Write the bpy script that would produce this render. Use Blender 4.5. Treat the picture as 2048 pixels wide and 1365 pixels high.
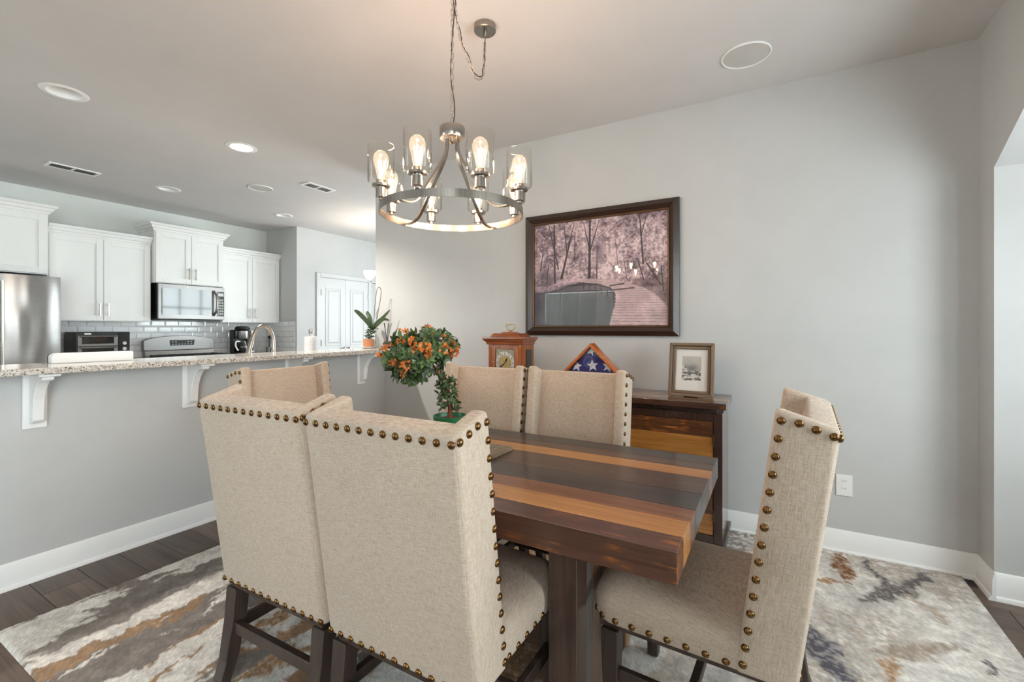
import bpy, bmesh, math, random
import numpy as np
from mathutils import Vector, Matrix, Euler

random.seed(7)
rng = np.random.default_rng(7)
for o in list(bpy.data.objects):
    bpy.data.objects.remove(o)
S = bpy.context.scene
COL = S.collection
R = math.radians
PI = math.pi

# ------------------------------------------------------------------ camera
HEAD = R(29.9)            # heading, measured from +X towards +Y
CAMH = 1.275
cam_d = bpy.data.cameras.new('camera')
cam_d.sensor_width = 36.0
cam_d.lens = 910.0 / 2048.0 * 36.0
cam_d.shift_y = -25.5 / 2048.0
cam_d.clip_start = 0.02
cam = bpy.data.objects.new('camera', cam_d)
COL.objects.link(cam)
cam.location = (0, 0, CAMH)
cam.rotation_euler = (R(90), 0, HEAD - R(90))
S.camera = cam

# ------------------------------------------------------------------ world
W = bpy.data.worlds.new('overcast_sky')
S.world = W
W.use_nodes = True
wn = W.node_tree.nodes
bg = wn['Background']
bg.inputs['Color'].default_value = (0.94, 0.965, 1.045, 1)
bg.inputs['Strength'].default_value = 6.6

# ------------------------------------------------------------------ exposure
S.view_settings.view_transform = 'Standard'
S.view_settings.look = 'None'
S.view_settings.gamma = 1.0
S.view_settings.use_curve_mapping = False
S.view_settings.exposure = 1.08
try:
    S.cycles.diffuse_bounces = 5
    S.cycles.use_adaptive_sampling = True
    S.cycles.adaptive_threshold = 0.04
    S.cycles.glossy_bounces = 4
    S.cycles.transparent_max_bounces = 14
    S.cycles.max_bounces = 8
    S.cycles.use_denoising = True
    S.cycles.caustics_reflective = False
    S.cycles.caustics_refractive = False
except Exception:
    pass


def portal(name, loc, rot, sx, sy):
    """daylight of the sky sampled through a window opening"""
    l = bpy.data.lights.new(name, 'AREA')
    l.shape = 'RECTANGLE'
    l.size, l.size_y = sx, sy
    l.cycles.is_portal = True
    o = bpy.data.objects.new(name, l)
    COL.objects.link(o)
    o.location = loc
    o.rotation_euler = rot
    return o


# ------------------------------------------------------------------ helpers
def lin(c):
    out = []
    for v in c:
        v = v / 255.0
        out.append(v / 12.92 if v <= 0.04045 else ((v + 0.055) / 1.055) ** 2.4)
    return tuple(out)


def c4(c):
    return lin(c) + (1.0,)


class N:
    """thin wrapper around a material node tree"""
    def __init__(self, name):
        self.m = bpy.data.materials.new(name)
        self.m.use_nodes = True
        self.t = self.m.node_tree
        self.b = self.t.nodes['Principled BSDF']
        self.out = self.t.nodes['Material Output']

    def n(self, typ, **kw):
        x = self.t.nodes.new(typ)
        for k, v in kw.items():
            setattr(x, k, v)
        return x

    def l(self, a, b):
        self.t.links.new(a, b)

    def set(self, **kw):
        for k, v in kw.items():
            self.b.inputs[k.replace('_', ' ')].default_value = v

    def coords(self, scale=(1, 1, 1), rand=0.0, rot=(0, 0, 0)):
        tc = self.n('ShaderNodeTexCoord')
        mp = self.n('ShaderNodeMapping')
        mp.inputs['Scale'].default_value = scale
        mp.inputs['Rotation'].default_value = rot
        src = tc.outputs['Object']
        if rand:
            oi = self.n('ShaderNodeObjectInfo')
            ml = self.n('ShaderNodeMath', operation='MULTIPLY')
            ml.inputs[1].default_value = rand
            self.l(oi.outputs['Random'], ml.inputs[0])
            va = self.n('ShaderNodeVectorMath', operation='ADD')
            self.l(src, va.inputs[0])
            self.l(ml.outputs[0], va.inputs[1])
            src = va.outputs[0]
        self.l(src, mp.inputs['Vector'])
        return mp.outputs[0]

    def noise(self, vec, scale, detail=4, rough=0.55, dist=0.0):
        x = self.n('ShaderNodeTexNoise')
        x.inputs['Scale'].default_value = scale
        x.inputs['Detail'].default_value = detail
        x.inputs['Roughness'].default_value = rough
        x.inputs['Distortion'].default_value = dist
        if vec is not None:
            self.l(vec, x.inputs['Vector'])
        return x.outputs['Fac']

    def ramp(self, fac, stops):
        x = self.n('ShaderNodeValToRGB')
        e = x.color_ramp.elements
        while len(e) < len(stops):
            e.new(0.5)
        for i, (p, c) in enumerate(stops):
            e[i].position = p
            e[i].color = c4(c) if max(c) > 1.001 or isinstance(c[0], int) else tuple(c) + (1,)
        self.l(fac, x.inputs['Fac'])
        return x.outputs['Color']

    def mix(self, a, b, fac, mode='MIX'):
        x = self.n('ShaderNodeMix', data_type='RGBA', blend_type=mode)
        for i, v in ((6, a), (7, b)):
            if isinstance(v, tuple):
                x.inputs[i].default_value = c4(v)
            else:
                self.l(v, x.inputs[i])
        if isinstance(fac, (int, float)):
            x.inputs[0].default_value = fac
        else:
            self.l(fac, x.inputs[0])
        return x.outputs[2]

    def bump(self, h, strength=0.2, dist=0.002):
        x = self.n('ShaderNodeBump')
        x.inputs['Strength'].default_value = strength
        x.inputs['Distance'].default_value = dist
        self.l(h, x.inputs['Height'])
        self.l(x.outputs[0], self.b.inputs['Normal'])

    def base(self, sock):
        self.l(sock, self.b.inputs['Base Color'])


def plain(name, color, rough=0.5, metal=0.0, var=0.06, vs=6.0, bump=0.0, bs=200.0, coat=0.0, rand=0.0, spec=None):
    """single colour with a slight mottling"""
    g = N(name)
    v = g.coords(rand=rand)
    f = g.noise(v, vs, 3)
    lo = tuple(max(0, x * (1 - var)) for x in color)
    hi = tuple(min(255, x * (1 + var)) for x in color)
    g.base(g.ramp(f, [(0.3, tuple(float(x) + .002 for x in lo)), (0.7, tuple(float(x) + .002 for x in hi))]))
    g.set(Roughness=rough, Metallic=metal)
    if spec is not None:
        g.b.inputs['Specular IOR Level'].default_value = spec
    if coat:
        g.b.inputs['Coat Weight'].default_value = coat
        g.b.inputs['Coat Roughness'].default_value = 0.08
    if bump:
        g.bump(g.noise(g.coords(), bs, 2), bump, 0.001)
    return g.m


def wood(name, dark, light, axis='y', scale=1.0, rough=0.35, coat=0.0, wear=None, contrast=1.0, rand=37.0):
    g = N(name)
    s = {'x': (1.2, 14, 14), 'y': (14, 1.2, 14), 'z': (14, 14, 1.2)}[axis]
    s = tuple(q * scale for q in s)
    v = g.coords(s, rand)
    f1 = g.noise(v, 1.6, 6, 0.6, 0.6)
    s2 = {'x': (3, 160, 160), 'y': (160, 3, 160), 'z': (160, 160, 3)}[axis]
    v2 = g.coords(tuple(q * scale for q in s2), rand)
    f2 = g.noise(v2, 1.0, 2, 0.5)
    c = g.ramp(f1, [(0.5 - .22 / contrast, dark), (0.5 + .22 / contrast, light)])
    c2 = g.mix(c, tuple(int(x * 0.55) for x in dark), g.ramp(f2, [(0.52, (0.0, 0.0, 0.0)), (0.75, (.55, .55, .55))]))
    if wear:
        s3 = {'x': (6, 60, 60), 'y': (60, 6, 60), 'z': (60, 60, 6)}[axis]
        f3 = g.noise(g.coords(s3, rand), 1.0, 5, 0.7)
        f4 = g.noise(g.coords((1, 1, 1), rand), 7.0, 2)
        mm = g.n('ShaderNodeMath', operation='MULTIPLY')
        g.l(g.ramp(f3, [(0.50, (0.0, 0.0, 0.0)), (0.62, (1.0, 1.0, 1.0))]), mm.inputs[0])
        g.l(g.ramp(f4, [(0.48, (0.0, 0.0, 0.0)), (0.62, (1.0, 1.0, 1.0))]), mm.inputs[1])
        c2 = g.mix(c2, wear, mm.outputs[0])
    g.base(c2)
    g.set(Roughness=rough)
    if coat:
        g.b.inputs['Coat Weight'].default_value = coat
        g.b.inputs['Coat Roughness'].default_value = 0.12
    g.bump(f2, 0.12, 0.0006)
    return g.m


def brushed(name, color, rough=0.28, axis='z', amp=0.12, wave=0.0):
    g = N(name)
    s = {'x': (3, 400, 400), 'y': (400, 3, 400), 'z': (400, 400, 3)}[axis]
    f = g.noise(g.coords(s), 1.0, 3)
    g.base(g.ramp(f, [(0.3, tuple(x * (1 - amp) + .01 for x in color)), (0.7, tuple(min(255., x * (1 + amp) + .01) for x in color))]))
    g.set(Metallic=1.0, Roughness=rough)
    if wave:
        w = g.noise(g.coords((1, 1, .35)), 4.5, 1)
        g.bump(w, wave, 0.05)
    return g.m


def thin_glass(name, tint=(255, 255, 255), ior=1.45, rough=0.02, extra=0.0, glow_=0.0):
    """clear pane: straight-through light plus a Fresnel mirror layer"""
    g = N(name)
    g.t.nodes.remove(g.b)
    tr = g.n('ShaderNodeBsdfTransparent')
    tr.inputs[0].default_value = c4(tint)
    gl = g.n('ShaderNodeBsdfGlossy')
    gl.inputs['Roughness'].default_value = rough
    lw = g.n('ShaderNodeLayerWeight')
    lw.inputs['Blend'].default_value = 0.5
    pw_ = g.n('ShaderNodeMath', operation='POWER')
    g.l(lw.outputs['Facing'], pw_.inputs[0])
    pw_.inputs[1].default_value = 5.0
    f0 = ((ior - 1) / (ior + 1)) ** 2 + extra
    ad = g.n('ShaderNodeMath', operation='MULTIPLY_ADD')
    g.l(pw_.outputs[0], ad.inputs[0])
    ad.inputs[1].default_value = 1 - f0
    ad.inputs[2].default_value = f0
    mx = g.n('ShaderNodeMixShader')
    g.l(ad.outputs[0], mx.inputs[0])
    g.l(tr.outputs[0], mx.inputs[1])
    g.l(gl.outputs[0], mx.inputs[2])
    res = mx.outputs[0]
    if glow_:
        em = g.n('ShaderNodeEmission')
        em.inputs[0].default_value = (1, .82, .64, 1)
        em.inputs[1].default_value = glow_
        ads = g.n('ShaderNodeAddShader')
        g.l(res, ads.inputs[0])
        g.l(em.outputs[0], ads.inputs[1])
        res = ads.outputs[0]
    g.l(res, g.out.inputs['Surface'])
    return g.m


def glow(name, color, strength):
    g = N(name)
    f = g.noise(g.coords(), 30.0, 1)
    g.base(g.ramp(f, [(0.0, color), (1.0, color)]))
    g.b.inputs['Emission Color'].default_value = c4(color)
    g.b.inputs['Emission Strength'].default_value = strength
    return g.m


def vcol_mat(name, rough=0.6, speck=0.0, speck_scale=700.0, bump=0.0, bump_scale=400, bump_dist=.004):
    g = N(name)
    a = g.n('ShaderNodeVertexColor', layer_name='print')
    c = a.outputs['Color']
    if speck:
        f = g.noise(g.coords(), speck_scale, 2, 0.6)
        f = g.ramp(f, [(0.32, (1 - speck,) * 3), (0.68, (1.0, 1.0, 1.0))])
        c = g.mix(c, f, 1.0, 'MULTIPLY')
    g.base(c)
    g.set(Roughness=rough)
    if bump:
        g.bump(g.noise(g.coords(), bump_scale, 2, .7), bump, bump_dist)
    return g.m


class B:
    """collects geometry for one mesh"""
    def __init__(self):
        self.v, self.f = [], []

    def add(self, vs, fs):
        k = len(self.v)
        self.v += [tuple(p) for p in vs]
        self.f += [tuple(i + k for i in f) for f in fs]
        return self

    def hexa(self, p):
        """8 points: bottom ring 0-3 counter-clockwise, top ring 4-7"""
        return self.add(p, [(3, 2, 1, 0), (4, 5, 6, 7), (0, 1, 5, 4), (1, 2, 6, 5), (2, 3, 7, 6), (3, 0, 4, 7)])

    def box(self, x0, x1, y0, y1, z0, z1):
        return self.hexa([(x0, y0, z0), (x1, y0, z0), (x1, y1, z0), (x0, y1, z0), (x0, y0, z1), (x1, y0, z1), (x1, y1, z1), (x0, y1, z1)])

    def prism(self, poly, axis, a, b):
        n = len(poly)
        mk = {'x': lambda p, t: (t, p[0], p[1]), 'y': lambda p, t: (p[0], t, p[1]), 'z': lambda p, t: (p[0], p[1], t)}[axis]
        vs = [mk(p, a) for p in poly] + [mk(p, b) for p in poly]
        fs = [tuple(range(n - 1, -1, -1)), tuple(range(n, 2 * n))]
        fs += [(i, (i + 1) % n, n + (i + 1) % n, n + i) for i in range(n)]
        return self.add(vs, fs)

    def rings(self, rings, closed=False, cap=True):
        n = len(rings[0])
        vs = [p for r in rings for p in r]
        fs = []
        m = len(rings)
        for i in range(m if closed else m - 1):
            a, b = i * n, ((i + 1) % m) * n
            fs += [(a + j, a + (j + 1) % n, b + (j + 1) % n, b + j) for j in range(n)]
        if cap and not closed:
            fs += [tuple(range(n - 1, -1, -1)), tuple(range((m - 1) * n, m * n))]
        return self.add(vs, fs)

    def lathe(self, prof, c=(0, 0, 0), n=24, axis='z', cap=True, a0=0.0, closed=False):
        rs = []
        for r, h in prof:
            ring = []
            for j in range(n):
                t = a0 + 2 * PI * j / n
                p = {'z': (r * math.cos(t), r * math.sin(t), h), 'x': (h, r * math.cos(t), r * math.sin(t)), 'y': (r * math.sin(t), h, r * math.cos(t))}[axis]
                ring.append((c[0] + p[0], c[1] + p[1], c[2] + p[2]))
            rs.append(ring)
        return self.rings(rs, cap=cap, closed=closed)

    def tube(self, path, r, n=8, closed=False, cap=True):
        P = [Vector(p) for p in path]
        rr = r if isinstance(r, (list, tuple)) else [r] * len(P)
        m = len(P)
        rs = []
        up = None
        for i in range(m):
            if closed:
                t = (P[(i + 1) % m] - P[i - 1])
            else:
                t = P[min(i + 1, m - 1)] - P[max(i - 1, 0)]
            t.normalize()
            if up is None:
                up = Vector((0, 0, 1)) if abs(t.z) < 0.9 else Vector((1, 0, 0))
            s = t.cross(up).normalized()
            up = s.cross(t).normalized()
            rs.append([P[i] + (s * math.cos(2 * PI * j / n) + up * math.sin(2 * PI * j / n)) * rr[i] for j in range(n)])
        return self.rings(rs, closed=closed, cap=cap)

    def strip(self, path, w, t, side):
        """flat bar following path; width along 'side', thickness t"""
        P = [Vector(p) for p in path]
        sd = Vector(side).normalized()
        rs = []
        for i in range(len(P)):
            tg = (P[min(i + 1, len(P) - 1)] - P[max(i - 1, 0)]).normalized()
            nm = tg.cross(sd).normalized()
            rs.append([P[i] + sd * (w / 2) * a + nm * (t / 2) * b for a, b in ((-1, -1), (1, -1), (1, 1), (-1, 1))])
        return self.rings(rs)

    def ball(self, c, r, nu=10, nv=7, sc=(1, 1, 1)):
        prof = []
        rs = []
        for i in range(nv + 1):
            a = -PI / 2 + PI * i / nv
            rad = max(1e-4, math.cos(a)) * r
            rs.append([(c[0] + sc[0] * rad * math.cos(2 * PI * j / nu), c[1] + sc[1] * rad * math.sin(2 * PI * j / nu), c[2] + sc[2] * r * math.sin(a)) for j in range(nu)])
        return self.rings(rs)

    def mesh(self, name, smooth=None, bevel=None):
        me = bpy.data.meshes.new(name)
        bm = bmesh.new()
        vs = [bm.verts.new(p) for p in self.v]
        for f in self.f:
            try:
                bm.faces.new([vs[i] for i in f])
            except ValueError:
                pass
        bmesh.ops.recalc_face_normals(bm, faces=bm.faces[:])
        if bevel:
            bm.normal_update()
            es = [e for e in bm.edges if len(e.link_faces) == 2 and e.calc_face_angle(0) > R(25)]
            bmesh.ops.bevel(bm, geom=es, offset=bevel[0], segments=bevel[1], profile=0.5, affect='EDGES', clamp_overlap=True)
        bm.to_mesh(me)
        bm.free()
        if smooth:
            me.shade_smooth()
            if smooth < 180:
                me.set_sharp_from_angle(angle=R(smooth))
        return me

    def obj(self, name, mat, parent=None, smooth=None, bevel=None):
        return link(name, self.mesh(name, smooth, bevel), mat, parent)


def link(name, me, mat=None, parent=None):
    o = bpy.data.objects.new(name, me)
    COL.objects.link(o)
    if mat is not None and not me.materials:
        me.materials.append(mat)
    if parent is not None:
        o.parent = parent
    return o


def tag(o, label, cat, group=None):
    o['label'] = label
    o['category'] = cat
    if group:
        o['group'] = group
    return o


def struct(o):
    o['kind'] = 'structure'
    return o


def thing(name, label, cat, loc=(0, 0, 0), rz=0.0, group=None):
    o = bpy.data.objects.new(name, None)
    o.empty_display_size = 0.1
    COL.objects.link(o)
    o.location = loc
    o.rotation_euler = (0, 0, rz)
    return tag(o, label, cat, group)


def copy_tree(o, parent=None):
    c = o.copy()
    COL.objects.link(c)
    if parent is not None:
        c.parent = parent
    for ch in list(o.children):
        copy_tree(ch, c)
    return c


def bz(pts, n=12):
    """Catmull-Rom through points"""
    P = [Vector(p) for p in pts]
    out = []
    for i in range(len(P) - 1):
        p0, p1, p2, p3 = P[max(i - 1, 0)], P[i], P[i + 1], P[min(i + 2, len(P) - 1)]
        for k in range(n):
            t = k / n
            out.append(0.5 * ((2 * p1) + (p2 - p0) * t + (2 * p0 - 5 * p1 + 4 * p2 - p3) * t * t + (3 * p1 - p0 - 3 * p2 + p3) * t ** 3))
    out.append(P[-1])
    return out


# numpy value noise for printed patterns
def vnoise(x, y, seed):
    r = np.random.default_rng(seed).random((256, 256))
    xi, yi = np.floor(x).astype(int), np.floor(y).astype(int)
    fx, fy = x - xi, y - yi
    fx, fy = fx * fx * (3 - 2 * fx), fy * fy * (3 - 2 * fy)
    a, b = r[yi % 256, xi % 256], r[yi % 256, (xi + 1) % 256]
    c, d = r[(yi + 1) % 256, xi % 256], r[(yi + 1) % 256, (xi + 1) % 256]
    return (a * (1 - fx) + b * fx) * (1 - fy) + (c * (1 - fx) + d * fx) * fy


def fbm(x, y, seed, octv=4, gain=0.5):
    s, a, t = 0, 1.0, 0
    for k in range(octv):
        s = s + a * vnoise(x * 2 ** k + 17.3 * k, y * 2 ** k + 9.1 * k, seed + k)
        t += a
        a *= gain
    return s / t


def sstep(a, b, x):
    t = np.clip((x - a) / (b - a), 0, 1)
    return t * t * (3 - 2 * t)


def inpoly(px, py, poly):
    ins = np.zeros(px.shape, bool)
    n = len(poly)
    for i in range(n):
        x1, y1 = poly[i]
        x2, y2 = poly[(i + 1) % n]
        if y1 == y2:
            continue
        cond = ((y1 > py) != (y2 > py)) & (px < (x2 - x1) * (py - y1) / (y2 - y1) + x1)
        ins ^= cond
    return ins


def segdist(px, py, a, b):
    ax, ay = a
    bx, by = b
    dx, dy = bx - ax, by - ay
    t = np.clip(((px - ax) * dx + (py - ay) * dy) / (dx * dx + dy * dy), 0, 1)
    return np.hypot(px - ax - t * dx, py - ay - t * dy), t


def grid_print(name, P, rgb, mat, parent=None):
    """P: (ny,nx,3) points, rgb: (ny,nx,3) sRGB 0-255; coloured sheet"""
    ny, nx = P.shape[:2]
    me = bpy.data.meshes.new(name)
    me.vertices.add(nx * ny)
    me.vertices.foreach_set('co', P.reshape(-1).astype(np.float32))
    idx = np.arange(nx * ny).reshape(ny, nx)
    q = np.stack([idx[:-1, :-1], idx[:-1, 1:], idx[1:, 1:], idx[1:, :-1]], -1).reshape(-1, 4)
    me.loops.add(q.size)
    me.loops.foreach_set('vertex_index', q.reshape(-1).astype(np.int32))
    me.polygons.add(len(q))
    me.polygons.foreach_set('loop_start', (np.arange(len(q)) * 4).astype(np.int32))
    me.update(calc_edges=True)
    at = me.color_attributes.new('print', 'FLOAT_COLOR', 'POINT')
    c = rgb.reshape(-1, 3) / 255.0
    c = np.where(c <= 0.04045, c / 12.92, ((c + 0.055) / 1.055) ** 2.4)
    c = np.concatenate([c, np.ones((len(c), 1))], 1)
    at.data.foreach_set('color', c.reshape(-1).astype(np.float32))
    me.validate()
    return link(name, me, mat, parent)


# ------------------------------------------------------------------ materials
M = {}
M['wall'] = plain('grey_wall_paint', (198, 198, 197), 0.75, var=0.012, vs=3, bump=0.05, bs=350)
M['wall_kitchen'] = plain('brightened_wall_paint', (222, 224, 220), 0.75, var=0.012, vs=3, bump=0.05, bs=350)  # wall paint lightened to make up for weak light in the kitchen
M['ceiling'] = plain('ceiling_paint', (214, 211, 210), 0.85, var=0.01, vs=3, bump=0.05, bs=300)
M['trim'] = plain('white_trim_paint', (244, 244, 243), 0.35, var=0.008, vs=4)
M['door'] = plain('door_paint', (204, 204, 204), 0.4, var=0.008, vs=4)
M['cab'] = plain('white_cabinet_paint', (240, 240, 238), 0.38, var=0.006, vs=4)
M['tile'] = plain('glazed_white_tile', (236, 237, 238), 0.08, var=0.015, vs=20, rand=5.0, coat=0.4)
M['grout'] = plain('grout', (214, 214, 212), 0.9, var=0.03, vs=60)
M['nickel'] = brushed('brushed_nickel', (172, 164, 155), 0.22, 'z', 0.05)
M['nickel_ring'] = brushed('brushed_nickel_band', (162, 155, 147), 0.27, 'z', 0.1)
M['steel'] = brushed('stainless_steel', (140, 138, 136), 0.3, 'x', 0.05)
M['fridge'] = brushed('fridge_steel', (142, 140, 138), 0.24, 'x', 0.04, wave=0.45)
M['chain'] = plain('chain_metal', (190, 180, 170), 0.3, 1.0)
M['black'] = plain('black_plastic', (24, 24, 26), 0.4)
M['dark_steel'] = plain('dark_metal', (60, 58, 58), 0.35, 0.6)
M['blackglass'] = plain('black_glass', (16, 18, 20), 0.05, coat=0.8)
M['cord'] = plain('brown_cord', (52, 28, 20), 0.5)
M['white_plastic'] = plain('white_plastic', (238, 238, 236), 0.35, var=0.01)
M['offwhite'] = plain('offwhite_grille', (200, 198, 194), 0.7, var=0.02)
M['glass'] = thin_glass('clear_glass', (250, 248, 246))
M['shade_glass'] = thin_glass('clear_shade_glass', (255, 254, 252), 1.35, 0.03, 0.0)
M['bulb_glass'] = thin_glass('bulb_glass', (255, 250, 242), 1.4, 0.04, 0.0, glow_=0.14)
M['pane'] = thin_glass('picture_pane', (255, 255, 255), 1.5, 0.012)
M['window_pane'] = thin_glass('window_pane', (250, 255, 252), 1.4)
M['filament'] = glow('filament', (255, 220, 172), 60.0)
M['lamp_disc'] = glow('lit_downlight', (255, 244, 228), 14.0)
M['bowl'] = glow('lit_bowl_glass', (255, 250, 240), 3.0)
M['legwood'] = wood('dark_leg_wood', (48, 36, 31), (74, 58, 50), 'z', 1, 0.4)
M['brass'] = plain('antique_brass', (118, 88, 54), 0.28, 1.0, var=0.25, vs=90)
M['brass_bright'] = plain('bright_brass', (206, 176, 118), 0.25, 1.0)


def linen():
    g = N('beige_linen')
    base_v = g.coords(rot=(0, R(7.6), 0))

    def sc(v3):
        mp = g.n('ShaderNodeMapping')
        mp.inputs['Scale'].default_value = v3
        g.l(base_v, mp.inputs['Vector'])
        return mp.outputs[0]
    f1 = g.noise(sc((1000, 1000, 45)), 1.0, 2, 0.6)
    f2 = g.noise(sc((50, 50, 1000)), 1.0, 2, 0.6)
    a = g.n('ShaderNodeMath', operation='ADD')
    g.l(f1, a.inputs[0]); g.l(f2, a.inputs[1])
    h = g.n('ShaderNodeMath', operation='MULTIPLY')
    g.l(a.outputs[0], h.inputs[0]); h.inputs[1].default_value = 0.5
    c = g.ramp(h.outputs[0], [(0.34, (158, 138, 119)), (0.5, (193, 174, 155)), (0.66, (216, 201, 184))])
    big = g.noise(g.coords(), 5.0, 2)
    c = g.mix(c, g.ramp(big, [(0.3, (.93, .93, .93)), (0.7, (1.0, 1.0, 1.0))]), 1.0, 'MULTIPLY')
    g.base(c)
    g.set(Roughness=0.92)
    g.b.inputs['Sheen Weight'].default_value = 0.15
    g.bump(h.outputs[0], 0.08, 0.0004)
    return g.m


M['linen'] = linen()


def granite():
    g = N('speckled_granite')
    v = g.coords()
    f1 = g.noise(v, 60, 4, 0.7)
    f2 = g.noise(v, 150, 2, 0.6)
    f3 = g.noise(v, 14, 3)
    c = g.ramp(f1, [(0.36, (150, 138, 126)), (0.48, (206, 198, 188)), (0.62, (228, 222, 214))])
    c = g.mix(c, (74, 62, 58), g.ramp(f2, [(0.58, (0.0, 0.0, 0.0)), (0.64, (1.0, 1.0, 1.0))]))
    c = g.mix(c, (160, 128, 104), g.ramp(f3, [(0.60, (0.0, 0.0, 0.0)), (0.72, (.5, .5, .5))]))
    g.base(c)
    g.set(Roughness=0.07)
    return g.m


M['granite'] = granite()
M['plank'] = [wood('floor_plank_%s' % n, d, l, 'y', 0.8, 0.42, rand=53.0) for n, d, l in
              (('umber', (80, 64, 54), (112, 93, 80)), ('taupe', (90, 74, 64), (124, 105, 92)), ('smoke', (76, 62, 54), (104, 88, 77)))]
M['subfloor'] = plain('dark_subfloor', (70, 58, 50), 0.8)

# ------------------------------------------------------------------ room shell
CZ = 2.745
XW = 3.18      # picture wall
YB = 3.24      # bar half wall, dining face
YN = 6.69      # kitchen back wall
XS = 4.14      # pantry corner
YP = 5.96      # pantry door wall
YO = -0.90     # wall with the wide opening
BAYY = -1.75
XWEST = -3.4
XE = 7.0
YF = 2.0       # front-room window wall

# floor: dark base with single planks laid on it
fl = struct(B().box(XWEST - .2, XE + .2, BAYY - .2, YN + .2, -0.15, -0.012).obj('floor', M['subfloor']))
plank_me = [None] * 3
pw, pl = 0.178, 1.22
for k in range(3):
    plank_me[k] = B().box(0.001, pw - 0.001, 0.001, pl - 0.001, -0.012, 0.0).mesh('plank', bevel=(0.0012, 1))
    plank_me[k].materials.append(M['plank'][k])
ix = 0
x = -0.66
while x < 3.0:
    off = (ix * 0.47) % pl
    y = BAYY + 0.0 - off
    while y < YB + 0.05:
        y0, y1 = max(y, BAYY), min(y + pl, YB + 0.06)
        if y1 - y0 > 0.03:
            k = random.randrange(3)
            if y1 - y0 > pl - 0.001:
                me = plank_me[k]
                o = link('plank', me, None, fl)
                o.location = (x, y, 0)
            else:
                me = B().box(0.001, pw - 0.001, 0.001, y1 - y0 - 0.001, -0.012, 0.0).mesh('plank', bevel=(0.0012, 1))
                o = link('plank', me, M['plank'][k], fl)
                o.location = (x, y0, 0)
        y += pl
    x += pw
    ix += 1
o = struct(B().box(XWEST - .2, -0.66, BAYY - .2, YN + .2, -0.012, 0.0).obj('floor_living', M['plank'][0]))
o = struct(B().box(-0.66, XE + .2, YB + 0.06, YN + .2, -0.012, 0.0).obj('floor_kitchen', M['plank'][1]))
o = struct(B().box(XW + .05, XE + .2, YF - .2, YB + 0.06, -0.012, 0.0).obj('floor_hall', M['plank'][1]))

# ceiling with round openings for the downlights
CANS = [((1.067, 3.83), 0.088, 'off'), ((2.108, 3.745), 0.085, 'lit'), ((2.349, 5.533), 0.085, 'off'), ((3.649, 5.527), 0.085, 'off')]
bm = bmesh.new()


def loop(pts):
    vs = [bm.verts.new((p[0], p[1], CZ)) for p in pts]
    return [bm.edges.new((vs[i], vs[(i + 1) % len(vs)])) for i in range(len(vs))]


es = loop([(XWEST - .15, BAYY - .15), (XE + .15, BAYY - .15), (XE + .15, YN + .15), (XWEST - .15, YN + .15)])
for (c, r, s) in CANS:
    es += loop([(c[0] + r * math.cos(2 * PI * j / 32), c[1] + r * math.sin(2 * PI * j / 32)) for j in range(32)])
bmesh.ops.triangle_fill(bm, use_beauty=True, use_dissolve=False, edges=es)
ext = bmesh.ops.extrude_face_region(bm, geom=bm.faces[:])
bmesh.ops.translate(bm, vec=(0, 0, 0.14), verts=[g for g in ext['geom'] if isinstance(g, bmesh.types.BMVert)])
bmesh.ops.recalc_face_normals(bm, faces=bm.faces[:])
me = bpy.data.meshes.new('ceiling')
bm.to_mesh(me)
bm.free()
struct(link('ceiling', me, M['ceiling']))

WALL = M['wall']


def wallbox(name, *a):
    return struct(B().box(*a).obj(name, WALL))


def wall_holes(name, axis, t0, t1, a0, a1, holes, z1=CZ, mat=None):
    """wall slab with rectangular holes (a_lo,a_hi,z_lo,z_hi); axis = normal"""
    b = B()
    xs = sorted({a0, a1, *[h[0] for h in holes], *[h[1] for h in holes]})
    for i in range(len(xs) - 1):
        lo, hi = xs[i], xs[i + 1]
        hs = [h for h in holes if h[0] <= lo + 1e-6 and h[1] >= hi - 1e-6]
        zz = [0.0]
        for h in sorted(hs, key=lambda q: q[2]):
            zz += [h[2], h[3]]
        zz.append(z1)
        for j in range(0, len(zz), 2):
            if zz[j + 1] - zz[j] > 1e-4:
                if axis == 'x':
                    b.box(t0, t1, lo, hi, zz[j], zz[j + 1])
                else:
                    b.box(lo, hi, t0, t1, zz[j], zz[j + 1])
    return struct(b.obj(name, mat or WALL))


wallbox('wall_east', XW, XW + 0.12, YO, YB + 0.12, 0, CZ)
wallbox('wall_half', -0.7, XW - 0.0005, YB, YB + 0.12, 0, 1.055)
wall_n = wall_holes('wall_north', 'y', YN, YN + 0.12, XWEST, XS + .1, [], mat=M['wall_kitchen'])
wallbox('wall_pantry_side', XS, XS + 0.10, YP, YN, 0, CZ)
wallbox('wall_pantry', XS + 0.1, XE, YP, YP + 0.12, 0, CZ)
wall_holes('wall_hall_end', 'x', XE, XE + 0.12, YF, YP + .12, [(2.2, 4.3, 0.3, 2.4)])
wall_holes('wall_hall_front', 'y', YF - .12, YF, XW + .12, XE + .12, [(4.3, 5.5, 1.2, 2.2)])
wall_holes('wall_west', 'x', XWEST - .12, XWEST, BAYY, YN + .12, [(3.0, 4.75, 0.08, 2.15), (5.0, 6.55, 0.3, 2.6)])
wall_holes('wall_bay_back', 'y', BAYY - .12, BAYY, -0.75, XW + .12, [(0.35, 1.25, 0.75, 2.15), (1.55, 2.45, 0.75, 2.15)])
wallbox('wall_bay_side', 2.99, XW + .12, BAYY, YO, 0, CZ)
wallbox('wall_bay_far_side', -0.75, -0.6, BAYY, YO, 0, CZ)
wall_holes('wall_living', 'y', YO - .12, YO, XWEST, -0.75, [(-3.2, -0.95, 0.08, 2.4)])
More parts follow.
